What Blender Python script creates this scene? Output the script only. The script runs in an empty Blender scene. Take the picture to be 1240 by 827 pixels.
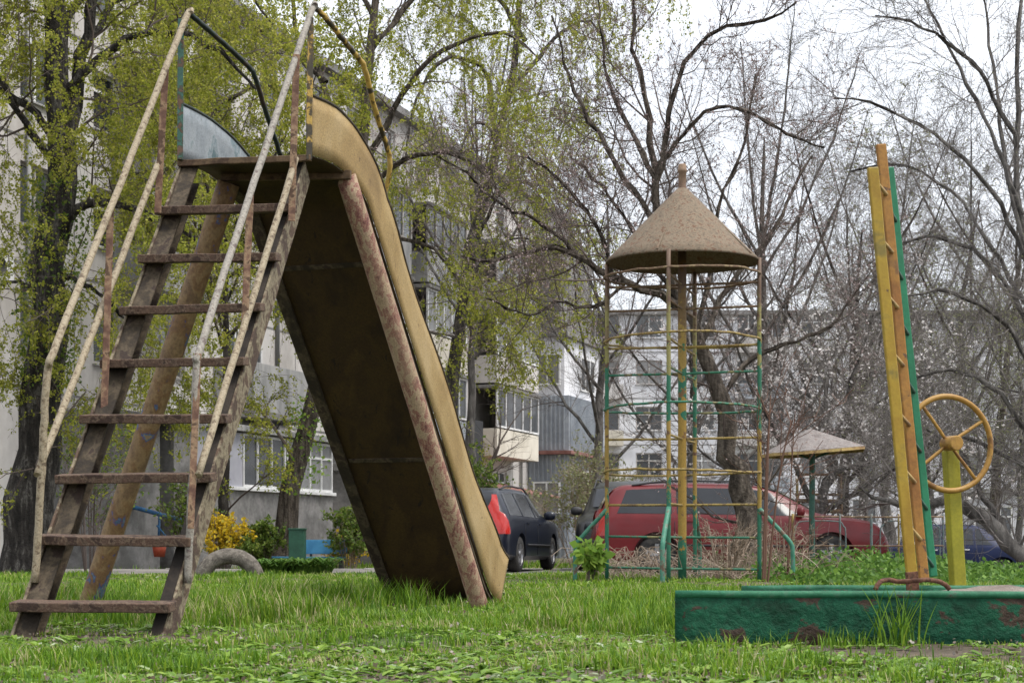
import bpy, bmesh, math, random
import numpy as np
from mathutils import Vector, Matrix
random.seed(7)
RNG = np.random.default_rng(7)
scene = bpy.context.scene
COL = scene.collection
F, H0, CX, CY = 2200.0, 0.42, 620.0, 655.0        # focal length in photo pixels, eye height, principal column, horizon row

def P(x, y, D):
    """point in metres seen at photo column x, row y, D metres in front of the eye"""
    return Vector(((x - CX) / F * D, D, H0 - (y - CY) / F * D))

def sm(a, b, x):
    t = np.clip((x - a) / (b - a), 0, 1)
    return t * t * (3 - 2 * t)

def gz(X, D):
    X = np.asarray(X, float); D = np.asarray(D, float)
    z = -.13 * sm(23.2, 25.5, D) - .17 * sm(35, 38, D) - .3 * sm(5, 8, X) * sm(33, 38, D)
    near = 1 - sm(18, 24, D)
    z = z + near * (.014 * np.sin(X * 1.9 + .6) * np.sin(D * 1.3) + .008 * np.sin(X * 4.1 + D * 2.7))
    return z
def gzf(x, d): return float(gz(x, d))

# ------------------------------------------------------------------ materials
def new_mat(name):
    m = bpy.data.materials.new(name); m.use_nodes = True
    nt = m.node_tree; nt.nodes.clear()
    return m, nt
def ramp(nt, stops, interp='LINEAR'):
    r = nt.nodes.new('ShaderNodeValToRGB'); cr = r.color_ramp; cr.interpolation = interp
    while len(cr.elements) > 1: cr.elements.remove(cr.elements[0])
    cr.elements[0].position = stops[0][0]; cr.elements[0].color = (*stops[0][1], 1)
    for p, c in stops[1:]:
        e = cr.elements.new(p); e.color = (*c, 1)
    return r
def noise_node(nt, scale, detail=8, rough=.6, stretch=None, dist=0):
    tc = nt.nodes.new('ShaderNodeTexCoord'); n = nt.nodes.new('ShaderNodeTexNoise')
    n.inputs['Scale'].default_value = scale; n.inputs['Detail'].default_value = detail
    n.inputs['Roughness'].default_value = rough; n.inputs['Distortion'].default_value = dist
    if stretch:
        mp = nt.nodes.new('ShaderNodeMapping'); mp.inputs['Scale'].default_value = stretch
        nt.links.new(tc.outputs['Object'], mp.inputs[0]); nt.links.new(mp.outputs[0], n.inputs['Vector'])
    else: nt.links.new(tc.outputs['Object'], n.inputs['Vector'])
    return n
def mat(name, stops, scale=6, rough=.7, bump=.15, bdist=.01, metal=0, stretch=None, fine=.25, fscale=60, detail=8, spec=.4, over=None, overscale=3, zband=None):
    """weathered surface: a ramp over noise, a fine grain, bump; over = second ramp layer (stops as thr, colour); zband = paint bands by local height"""
    m, nt = new_mat(name); L = nt.links
    out = nt.nodes.new('ShaderNodeOutputMaterial'); b = nt.nodes.new('ShaderNodeBsdfPrincipled')
    L.new(b.outputs[0], out.inputs[0])
    n = noise_node(nt, scale, detail, .62, stretch, .3)
    st = nt.nodes.new('ShaderNodeMapRange'); st.inputs['From Min'].default_value = .3; st.inputs['From Max'].default_value = .7; L.new(n.outputs['Fac'], st.inputs[0])
    r = ramp(nt, stops); L.new(st.outputs[0], r.inputs[0]); col = r.outputs[0]
    if zband:
        tc = nt.nodes.new('ShaderNodeTexCoord'); sp = nt.nodes.new('ShaderNodeSeparateXYZ'); L.new(tc.outputs['Object'], sp.inputs[0])
        n3 = noise_node(nt, 7, 6)
        ma = nt.nodes.new('ShaderNodeMath'); ma.operation = 'MULTIPLY_ADD'; ma.inputs[1].default_value = 1.8; L.new(n3.outputs['Fac'], ma.inputs[0]); L.new(sp.outputs['Z'], ma.inputs[2])
        dv = nt.nodes.new('ShaderNodeMath'); dv.operation = 'DIVIDE'; dv.inputs[1].default_value = 5; L.new(ma.outputs[0], dv.inputs[0])
        rb = ramp(nt, [((p + .9) / 5, c) for p, c in zband], 'CONSTANT'); L.new(dv.outputs[0], rb.inputs[0])
        mk = nt.nodes.new('ShaderNodeMath'); mk.operation = 'GREATER_THAN'; mk.inputs[1].default_value = .60; L.new(n.outputs['Fac'], mk.inputs[0])
        mx0 = nt.nodes.new('ShaderNodeMix'); mx0.data_type = 'RGBA'; L.new(mk.outputs[0], mx0.inputs[0]); L.new(rb.outputs[0], mx0.inputs[6]); L.new(col, mx0.inputs[7]); col = mx0.outputs[2]
    if over:
        n2 = noise_node(nt, overscale, 10, .68, stretch, .6)
        t, c, w = over
        mr = nt.nodes.new('ShaderNodeMapRange'); mr.inputs['From Min'].default_value = t; mr.inputs['From Max'].default_value = t + w
        L.new(n2.outputs['Fac'], mr.inputs[0])
        mx = nt.nodes.new('ShaderNodeMix'); mx.data_type = 'RGBA'; L.new(mr.outputs[0], mx.inputs[0]); L.new(col, mx.inputs[6]); mx.inputs[7].default_value = (*c, 1); col = mx.outputs[2]
    nf = noise_node(nt, fscale, 4, .7)
    rf = nt.nodes.new('ShaderNodeMapRange'); rf.inputs['To Min'].default_value = 1 - fine; rf.inputs['To Max'].default_value = 1 + fine
    rf.inputs['From Min'].default_value = .25; rf.inputs['From Max'].default_value = .75
    L.new(nf.outputs['Fac'], rf.inputs[0])
    mm = nt.nodes.new('ShaderNodeVectorMath'); mm.operation = 'SCALE'; L.new(col, mm.inputs[0]); L.new(rf.outputs[0], mm.inputs['Scale'])
    L.new(mm.outputs[0], b.inputs['Base Color'])
    b.inputs['Roughness'].default_value = rough; b.inputs['Metallic'].default_value = metal; b.inputs['Specular IOR Level'].default_value = spec
    if bump:
        bp = nt.nodes.new('ShaderNodeBump'); bp.inputs['Strength'].default_value = bump; bp.inputs['Distance'].default_value = bdist
        ad = nt.nodes.new('ShaderNodeMath'); ad.operation = 'ADD'; L.new(n.outputs['Fac'], ad.inputs[0]); L.new(nf.outputs['Fac'], ad.inputs[1])
        L.new(ad.outputs[0], bp.inputs['Height']); L.new(bp.outputs[0], b.inputs['Normal'])
    return m
def leaf_mat(name, stops, trans=.4, rough=.6, patch=0, pscale=.8):
    m, nt = new_mat(name); L = nt.links
    out = nt.nodes.new('ShaderNodeOutputMaterial'); g = nt.nodes.new('ShaderNodeNewGeometry')
    r = ramp(nt, stops)
    if patch:
        pn = noise_node(nt, pscale, 5); pm = nt.nodes.new('ShaderNodeMath'); pm.operation = 'MULTIPLY_ADD'; pm.inputs[1].default_value = 2*patch; pm.inputs[2].default_value = -patch; L.new(pn.outputs['Fac'], pm.inputs[0])
        pa = nt.nodes.new('ShaderNodeMath'); pa.operation = 'ADD'; pa.use_clamp = True; L.new(g.outputs['Random Per Island'], pa.inputs[0]); L.new(pm.outputs[0], pa.inputs[1]); L.new(pa.outputs[0], r.inputs[0])
    else: L.new(g.outputs['Random Per Island'], r.inputs[0])
    b = nt.nodes.new('ShaderNodeBsdfPrincipled'); b.inputs['Roughness'].default_value = rough; b.inputs['Specular IOR Level'].default_value = .3
    t = nt.nodes.new('ShaderNodeBsdfTranslucent'); mx = nt.nodes.new('ShaderNodeMixShader'); mx.inputs[0].default_value = trans
    L.new(r.outputs[0], b.inputs['Base Color']); L.new(r.outputs[0], t.inputs[0])
    L.new(b.outputs[0], mx.inputs[1]); L.new(t.outputs[0], mx.inputs[2]); L.new(mx.outputs[0], out.inputs[0])
    return m
def gloss_mat(name, c, rough=.2, metal=0, coat=0, spec=.5):
    m, nt = new_mat(name); out = nt.nodes.new('ShaderNodeOutputMaterial'); b = nt.nodes.new('ShaderNodeBsdfPrincipled')
    n = noise_node(nt, 4, 5); r = ramp(nt, [(.3, tuple(v * .82 for v in c)), (.7, tuple(min(1, v * 1.12) for v in c))])
    nt.links.new(n.outputs['Fac'], r.inputs[0]); nt.links.new(r.outputs[0], b.inputs['Base Color'])
    b.inputs['Roughness'].default_value = rough; b.inputs['Metallic'].default_value = metal; b.inputs['Coat Weight'].default_value = coat
    b.inputs['Coat Roughness'].default_value = .12; b.inputs['Specular IOR Level'].default_value = spec
    nt.links.new(b.outputs[0], out.inputs[0]); return m

RUST = (.085, .042, .024); RUSTD = (.035, .02, .014)
M = {}
M['tread'] = mat('rusty_tread', [(.3, (0.102, 0.0638, 0.0425)), (.47, (0.0638, 0.034, 0.0238)), (.53, (0.136, 0.0935, 0.0638)), (.7, (0.0425, 0.0238, 0.017))], 14, .85, .5, .01, fscale=90, fine=.5)
M['channelshade'] = mat('channel_shade_paint', [(.3, (.012, .009, .007)), (.7, (.03, .022, .016))], 7, .9, .3)  # near-black colour standing in for the deep shadow inside the stringer profile
M['stringer'] = mat('stringer_paint', [(.3, (0.0217, 0.0149, 0.00868)), (.5, (0.0434, 0.031, 0.0174)), (.62, (0.0744, 0.0558, 0.0341)), (.75, (0.031, 0.0186, 0.0124))], 7, .8, .4, .01, fine=.4)
M['flange'] = mat('flange_paint', [(.32, (0.06, 0.036, 0.024)), (.47, (0.162, 0.132, 0.084)), (.58, (0.216, 0.18, 0.12)), (.72, (0.078, 0.048, 0.03))], 9, .75, .5, .01, fine=.4)
M['pipe'] = mat('cream_pipe_paint', [(.15, (0.09, 0.063, 0.0405)), (.35, (0.216, 0.171, 0.108)), (.6, (0.288, 0.243, 0.171)), (.78, (0.243, 0.198, 0.126)), (.9, (0.108, 0.0675, 0.0405))], 34, .7, .5, .004, fine=.4, fscale=140)
M['pipegrey'] = mat('grey_pipe_paint', [(.15, (0.102, 0.0765, 0.068)), (.35, (0.204, 0.187, 0.162)), (.6, (0.264, 0.242, 0.208)), (.78, (0.221, 0.2, 0.17)), (.9, (0.111, 0.0723, 0.0553))], 34, .7, .5, .004, fine=.4, fscale=140)
M['flatbar'] = mat('rusty_flat_bar', [(.3, (0.096, 0.048, 0.032)), (.5, (0.168, 0.096, 0.06)), (.62, (0.24, 0.16, 0.096)), (.75, (0.072, 0.04, 0.024))], 12, .8, .4, .006)
M['greenpost'] = mat('green_post_paint', [(.35, (0.021, 0.07, 0.0525)), (.52, (0.0315, 0.105, 0.077)), (.62, (0.0245, 0.035, 0.021)), (.75, (0.091, 0.049, 0.028))], 12, .6, .3, .006)
M['darkrail'] = mat('dark_green_rail', [(.35, (0.0048, 0.012, 0.008)), (.55, (0.012, 0.024, 0.016)), (.7, (0.028, 0.02, 0.012))], 10, .55, .3, .006)
M['yellowrail'] = mat('yellow_black_rail', [(.38, (.035, .028, .015)), (.5, (.10, .065, .02)), (.56, (.40, .26, .05)), (.75, (.33, .22, .05))], 7, .55, .3, .006)
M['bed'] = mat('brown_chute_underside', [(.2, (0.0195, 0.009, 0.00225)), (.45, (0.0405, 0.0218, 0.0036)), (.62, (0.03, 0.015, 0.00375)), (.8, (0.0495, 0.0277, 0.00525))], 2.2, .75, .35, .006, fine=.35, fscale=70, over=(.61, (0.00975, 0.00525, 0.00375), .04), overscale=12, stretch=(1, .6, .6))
M['platform'] = mat('rusty_platform', [(.3, (0.075, 0.045, 0.0225)), (.5, (0.128, 0.0825, 0.045)), (.7, (0.06, 0.0338, 0.0188))], 6, .8, .3, .006, fine=.4)
M['sideyellow'] = mat('ochre_side_wall', [(.1, (0.183, 0.117, 0.0422)), (.4, (0.253, 0.169, 0.0634)), (.6, (0.289, 0.202, 0.0844)), (.9, (0.321, 0.234, 0.113))], 2.2, .7, .3, .005, fine=.38, fscale=110, stretch=(1, 1, .5), over=(.625, (0.101, 0.0566, 0.0247), .04), overscale=24)
M['sideblue'] = mat('blue_side_wall', [(.15, (0.139, 0.164, 0.18)), (.4, (0.197, 0.221, 0.238)), (.6, (0.23, 0.254, 0.267)), (.72, (0.107, 0.156, 0.172)), (.8, (0.205, 0.23, 0.246)), (.92, (0.0656, 0.107, 0.115))], 6, .65, .3, .004, stretch=(1, 1, .6), fine=.25, fscale=90, over=(.64, (0.082, 0.0984, 0.0984), .02), overscale=20)
M['postred'] = mat('cream_post_red_patches', [(.15, (.27, .19, .12)), (.4, (.33, .245, .155)), (.5, (.29, .2, .14)), (.54, (.21, .085, .065)), (.62, (.19, .065, .05)), (.66, (.29, .21, .14)), (.74, (.19, .075, .06)), (.9, (.12, .05, .04))], 26, .75, .6, .006, stretch=(1, 1, .6), fine=.35, fscale=120, over=(.50, (.32, .24, .155), .16), overscale=1.6)
M['postblue'] = mat('ochre_post_violet_patches', [(.2, (.13, .08, .04)), (.42, (.20, .13, .06)), (.55, (.15, .085, .035)), (.70, (.14, .08, .04)), (.72, (.06, .045, .14)), (.8, (.05, .12, .17)), (.85, (.2, .14, .08))], 9, .7, .6, .008, stretch=(1, 1, .6), fine=.35)
YEL, GRN, RST = (.27, .17, .03), (.018, .12, .068), (.12, .075, .05)
M['towerpole'] = mat('tower_pole_paint', [(.3, (.14, .09, .05)), (.6, (.12, .07, .04)), (.8, (.10, .05, .03))], 9, .65, .3, .006,
                     zband=[(-1, GRN), (.78, (.27, .18, .04)), (1.7, GRN), (2.3, (.22, .2, .07)), (2.75, (.16, .12, .06)), (3.0, RST)])
M['towercore'] = mat('tower_core_paint', [(.3, (.24, .15, .04)), (.6, (.22, .13, .04)), (.8, (.15, .08, .03))], 8, .65, .3, .006,
                     zband=[(-1, GRN), (.45, YEL), (1.85, GRN), (2.2, (.27, .18, .04)), (2.7, (.16, .10, .04)), (3.0, RST)])
M['ringyellow'] = mat('ring_yellow_paint', [(.35, (0.245, 0.173, 0.0432)), (.52, (0.288, 0.216, 0.072)), (.6, (0.072, 0.0432, 0.0216)), (.75, (0.216, 0.144, 0.0432))], 12, .6, .2, .004)
M['ringgreen'] = mat('ring_green_paint', [(.35, (0.0225, 0.128, 0.075)), (.52, (0.0375, 0.165, 0.0975)), (.6, (0.075, 0.045, 0.0225)), (.75, (0.188, 0.18, 0.075))], 10, .6, .2, .004)
M['ringrust'] = mat('ring_rust', [(.35, (.16, .10, .06)), (.55, (.10, .06, .04)), (.7, (.22, .16, .09))], 12, .8, .2, .004)
M['brace'] = mat('green_brace_paint', [(.35, (0.032, 0.152, 0.096)), (.55, (0.048, 0.192, 0.128)), (.64, (0.104, 0.176, 0.128)), (.75, (0.096, 0.064, 0.04))], 9, .55, .2, .005)
M['fencegrey'] = mat('faded_blue_grey_paint', [(.2, (.07, .10, .10)), (.5, (.12, .16, .16)), (.8, (.11, .08, .06))], 9, .7, .2)
M['cone'] = mat('grey_tin_roof', [(.1, (0.0972, 0.0706, 0.048)), (.4, (0.146, 0.113, 0.0774)), (.6, (0.171, 0.134, 0.0929)), (.74, (0.126, 0.075, 0.0464)), (.9, (0.0972, 0.0485, 0.0271))], 22, .85, .4, .006, fine=.45, fscale=90, over=(.56, (0.136, 0.075, 0.0464), .12), overscale=6)
M['finial'] = mat('rusty_finial', [(.3, (.16, .10, .07)), (.7, (.22, .15, .10))], 9, .8, .2)
M['mushroomroof'] = mat('weathered_tin_roof', [(.15, (.12, .10, .092)), (.45, (.175, .155, .147)), (.65, (.21, .19, .18)), (.85, (.12, .08, .065))], 11, .85, .4, .01, fine=.35, fscale=60)
M['mushroomrim'] = mat('yellow_tin_rim', [(.3, (.42, .31, .12)), (.6, (.33, .22, .09)), (.8, (.2, .12, .06))], 8, .7, .2)
M['boxgreen'] = mat('flaking_green_paint', [(.15, (0.0034, 0.034, 0.0161)), (.4, (0.0051, 0.0578, 0.0289)), (.62, (0.00935, 0.0808, 0.0408)), (.66, (0.0136, 0.0595, 0.0314)), (.70, (0.0638, 0.0425, 0.0306)), (.85, (0.0382, 0.0255, 0.0187))], 6, .6, .9, .014, fine=.4, fscale=45, stretch=(1, 1, 1.5), spec=.2, over=(.66, (0.0467, 0.0306, 0.0221), .02), overscale=11)
M['boxlip'] = mat('green_lip_paint', [(.15, (.012, .085, .042)), (.6, (.02, .125, .062)), (.76, (.05, .13, .08)), (.86, (.06, .045, .035))], 9, .5, .4, .006, spec=.25)
M['sand'] = mat('grey_sand', [(.2, (.13, .105, .085)), (.5, (.19, .16, .135)), (.8, (.25, .215, .185))], 5, .95, .6, .02, fine=.4, fscale=80)
M['baryellow'] = mat('yellow_bar_paint', [(.2, (0.255, 0.154, 0.0123)), (.6, (0.317, 0.211, 0.0194)), (.82, (0.176, 0.132, 0.0264))], 4, .45, .2, .004, fine=.15, over=(.70, (0.0845, 0.0422, 0.0211), .02), overscale=9)
M['barorange'] = mat('orange_bar_paint', [(.2, (.22, .095, .02)), (.6, (.30, .15, .028)), (.8, (.17, .085, .03))], 4, .55, .25, .004, fine=.25, over=(.62, (.09, .05, .03), .02), overscale=9)
M['bargreen'] = mat('green_bar_paint', [(.3, (0.004, 0.112, 0.048)), (.7, (0.0096, 0.152, 0.068))], 4, .45, .2, .004, fine=.15)
M['rustbase'] = mat('rust', [(.3, (.07, .03, .018)), (.6, (.13, .06, .035)), (.8, (.05, .025, .016))], 14, .9, .5, .01, fine=.4)
M['wheelpaint'] = mat('amber_wheel_paint', [(.3, (0.268, 0.141, 0.0246)), (.6, (0.31, 0.176, 0.0352)), (.75, (0.176, 0.0845, 0.0211))], 8, .5, .3, .004, fine=.2, over=(.68, (0.0986, 0.0422, 0.0211), .02), overscale=18)
M['postolive'] = mat('lime_yellow_post', [(.3, (0.202, 0.188, 0.0108)), (.5, (0.26, 0.239, 0.0145)), (.62, (0.303, 0.246, 0.0145)), (.8, (0.18, 0.173, 0.0217))], 3, .5, .2, .004, fine=.2, stretch=(0.722, 0.722, 0.361))
M['tyre'] = mat('weathered_tyre', [(.2, (.075, .065, .055)), (.5, (.125, .11, .092)), (.8, (.17, .152, .13))], 14, .95, .8, .012, fine=.45)
M['rubber'] = mat('black_rubber', [(.3, (.018, .018, .018)), (.7, (.04, .038, .035))], 9, .85, .2)
M['rim'] = gloss_mat('grey_rim', (.32, .32, .33), .35, .7)
M['red'] = gloss_mat('red_car_paint', (.13, .006, .009), .42, 0, .25, .35)
M['navy'] = gloss_mat('dark_blue_car_paint', (.007, .01, .02), .35, 0, .25, .35)
M['black'] = gloss_mat('black_car_paint', (.007, .007, .008), .35, 0, .25, .35)
M['blue'] = gloss_mat('blue_car_paint', (.004, .011, .05), .5, 0, 0, .25)
M['glass'] = gloss_mat('car_glass', (.022, .025, .03), .1, 0, 0, .45)
M['trim'] = gloss_mat('black_trim', (.018, .018, .02), .6)
M['chrome'] = gloss_mat('chrome', (.6, .6, .6), .2, .9)
M['taillight'] = gloss_mat('tail_light_red', (.42, .02, .015), .15, 0, .5)
M['lampclear'] = gloss_mat('lamp_clear', (.62, .63, .62), .12, 0, .5)
M['decal'] = gloss_mat('white_decal', (.7, .7, .7), .5)
M['wallpale'] = mat('pale_plaster', [(.2, (.38, .355, .335)), (.5, (.52, .495, .475)), (.8, (.58, .56, .54))], .35, .9, .2, .02, fine=.1, fscale=3, stretch=(1, 1, .35), over=(.62, (.3, .28, .27), .12), overscale=.6)
M['wallcream'] = mat('cream_panel', [(.3, (.52, .48, .40)), (.7, (.62, .58, .5))], .8, .9, .1, fine=.08, fscale=4)
M['wallwhite'] = mat('white_panel_wall', [(.2, (.52, .53, .56)), (.5, (.64, .64, .67)), (.8, (.7, .7, .72))], .3, .9, .1, fine=.1, fscale=2)
M['lilac'] = mat('lilac_sheet', [(.3, (.34, .34, .39)), (.7, (.42, .42, .47))], .8, .7, .1, fine=.05)
M['concrete'] = mat('grey_concrete', [(.3, (.15, .145, .14)), (.5, (.2, .195, .19)), (.7, (.25, .24, .235))], 1.2, .95, .4, .02, fine=.25, fscale=9)
M['corrugated'] = mat('grey_blue_sheet', [(.2, (.25, .275, .31)), (.8, (.34, .365, .40))], 1.2, .6, .1, fine=.12, fscale=4)
M['greyparapet'] = mat('stained_grey_sheet', [(.3, (.2, .2, .2)), (.5, (.29, .29, .29)), (.7, (.36, .355, .35))], 1.5, .7, .1, fine=.1, stretch=(1, 1, .3))
M['darkvoid'] = mat('dark_doorway', [(.3, (.015, .015, .016)), (.7, (.03, .03, .03))], 2, .9, 0)
M['winframe'] = mat('white_window_frame', [(.3, (.62, .62, .62)), (.7, (.76, .76, .76))], 3, .6, 0, fine=.06)
M['winold'] = mat('old_wood_frame', [(.3, (.33, .3, .28)), (.7, (.5, .48, .45))], 3, .7, 0, fine=.1)
M['winpane'] = gloss_mat('window_glass', (.045, .05, .055), .08, 0, 0, .8)
M['curtain'] = gloss_mat('window_glass_curtained', (.22, .22, .22), .15, 0, 0, .7)
M['redroof'] = mat('red_brown_awning', [(.3, (.17, .07, .06)), (.7, (.25, .12, .1))], 3, .7, .2)
M['greywood'] = mat('grey_wood', [(.3, (.16, .145, .12)), (.7, (.27, .25, .21))], 4, .9, .3, stretch=(3, 3, .5))
M['bluepaint'] = mat('bright_blue_paint', [(.3, (.04, .19, .36)), (.7, (.06, .25, .44))], 4, .5, .1, fine=.1)
M['bluerail'] = mat('blue_rail_paint', [(.3, (.025, .09, .2)), (.7, (.04, .14, .28))], 6, .6, .1)
M['bingreen'] = mat('dark_green_bin', [(.3, (.012, .06, .035)), (.7, (.02, .085, .05))], 5, .55, .1)
M['bucketred'] = mat('faded_red_plastic', [(.3, (.38, .06, .03)), (.7, (.46, .1, .05))], 5, .6, 0)
M['asphalt'] = mat('worn_asphalt', [(.3, (.10, .095, .09)), (.5, (.16, .15, .14)), (.7, (.21, .195, .175))], .8, .95, .5, .02, fine=.35, fscale=25)
M['kerb'] = mat('kerb_concrete', [(.3, (.2, .19, .18)), (.7, (.32, .31, .29))], 3, .95, .4, .02, fine=.3)
M['soil'] = mat('grassy_soil', [(.25, (.06, .046, .03)), (.5, (.11, .085, .06)), (.62, (.07, .075, .028)), (.85, (.06, .085, .022))], .9, .95, .6, .03, fine=.5, fscale=30)
M['barkbirch'] = mat('birch_bark', [(.2, (.014, .012, .010)), (.45, (.032, .027, .023)), (.62, (.06, .053, .046)), (.74, (.15, .14, .125)), (.84, (.04, .034, .03))], 3.6, .95, 1.0, .09, stretch=(3, 3, .7), fine=.5, fscale=22)
M['barkbrown'] = mat('brown_bark', [(.3, (.035, .027, .02)), (.5, (.075, .06, .046)), (.7, (.12, .10, .08))], 4, .95, 1.0, .04, stretch=(3, 3, .5), fine=.5, fscale=22)
M['barkgrey'] = mat('grey_bark', [(.3, (.055, .05, .046)), (.5, (.10, .092, .085)), (.7, (.15, .14, .13))], 3, .95, .6, .03, stretch=(2, 2, .5), fine=.3)
M['barkdark'] = mat('dark_bark', [(.3, (.022, .018, .015)), (.6, (.05, .042, .036)), (.8, (.08, .07, .06))], 4, .95, .8, .03, stretch=(2, 2, .5), fine=.4)
M['twig'] = leaf_mat('twig_brown', [(0, (.06, .045, .038)), (.5, (.10, .078, .068)), (1, (.16, .13, .115))], 0, .9)
M['twiggrey'] = leaf_mat('twig_grey', [(0, (.09, .08, .073)), (.5, (.145, .13, .12)), (1, (.21, .19, .178))], 0, .9)
M['twigred'] = leaf_mat('twig_red_brown', [(0, (.09, .045, .03)), (1, (.15, .085, .06))], 0, .9)
M['twigdry'] = leaf_mat('twig_dry', [(0, (.16, .115, .08)), (.6, (.26, .2, .15)), (1, (.36, .3, .24))], 0, .9)
M['leafbirch'] = leaf_mat('young_birch_leaf', [(0, (.15, .18, .02)), (.4, (.25, .28, .03)), (.75, (.35, .36, .05)), (1, (.45, .42, .09))], .55, .6, .5, .6)
M['leafshrub'] = leaf_mat('shrub_leaf', [(0, (.06, .11, .018)), (.5, (.12, .19, .028)), (1, (.22, .27, .05))], .45)
M['leafpale'] = leaf_mat('pale_willow_leaf', [(0, (.16, .18, .07)), (.5, (.23, .25, .11)), (1, (.32, .33, .18))], .4)
M['leafdark'] = leaf_mat('nettle_leaf', [(0, (.05, .11, .018)), (.5, (.09, .19, .03)), (1, (.17, .29, .05))], .4)
M['leaflight'] = leaf_mat('fresh_leaf', [(0, (.13, .24, .03)), (.5, (.2, .34, .05)), (1, (.3, .42, .07))], .45)
M['forsythia'] = leaf_mat('yellow_blossom', [(0, (.55, .38, .015)), (.6, (.72, .52, .03)), (1, (.26, .28, .04))], .4)
M['blossom'] = leaf_mat('white_blossom', [(0, (.5, .45, .44)), (.5, (.68, .64, .62)), (1, (.78, .76, .74))], .35)
M['bud'] = leaf_mat('bud', [(0, (.16, .11, .10)), (.7, (.30, .22, .21)), (1, (.5, .42, .41))], .2)
M['grass'] = leaf_mat('grass_blade', [(0, (0.055, 0.131, 0.0088)), (.35, (0.105, 0.217, 0.0132)), (.7, (0.171, 0.291, 0.0198)), (.9, (0.253, 0.353, 0.033)), (.95, (0.363, 0.342, 0.143)), (1, (0.418, 0.388, 0.198))], .42, .5, .85, 1.1)
M['weed'] = leaf_mat('broad_weed_leaf', [(0, (0.077, 0.157, 0.0198)), (.5, (0.143, 0.258, 0.0275)), (.9, (0.253, 0.37, 0.055)), (.95, (0.33, 0.403, 0.22)), (1, (0.396, 0.448, 0.308))], .35, .45)
M['litter'] = leaf_mat('dead_leaf', [(0, (.11, .075, .05)), (.6, (.2, .155, .115)), (1, (.33, .3, .27))], .1, .8)

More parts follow.
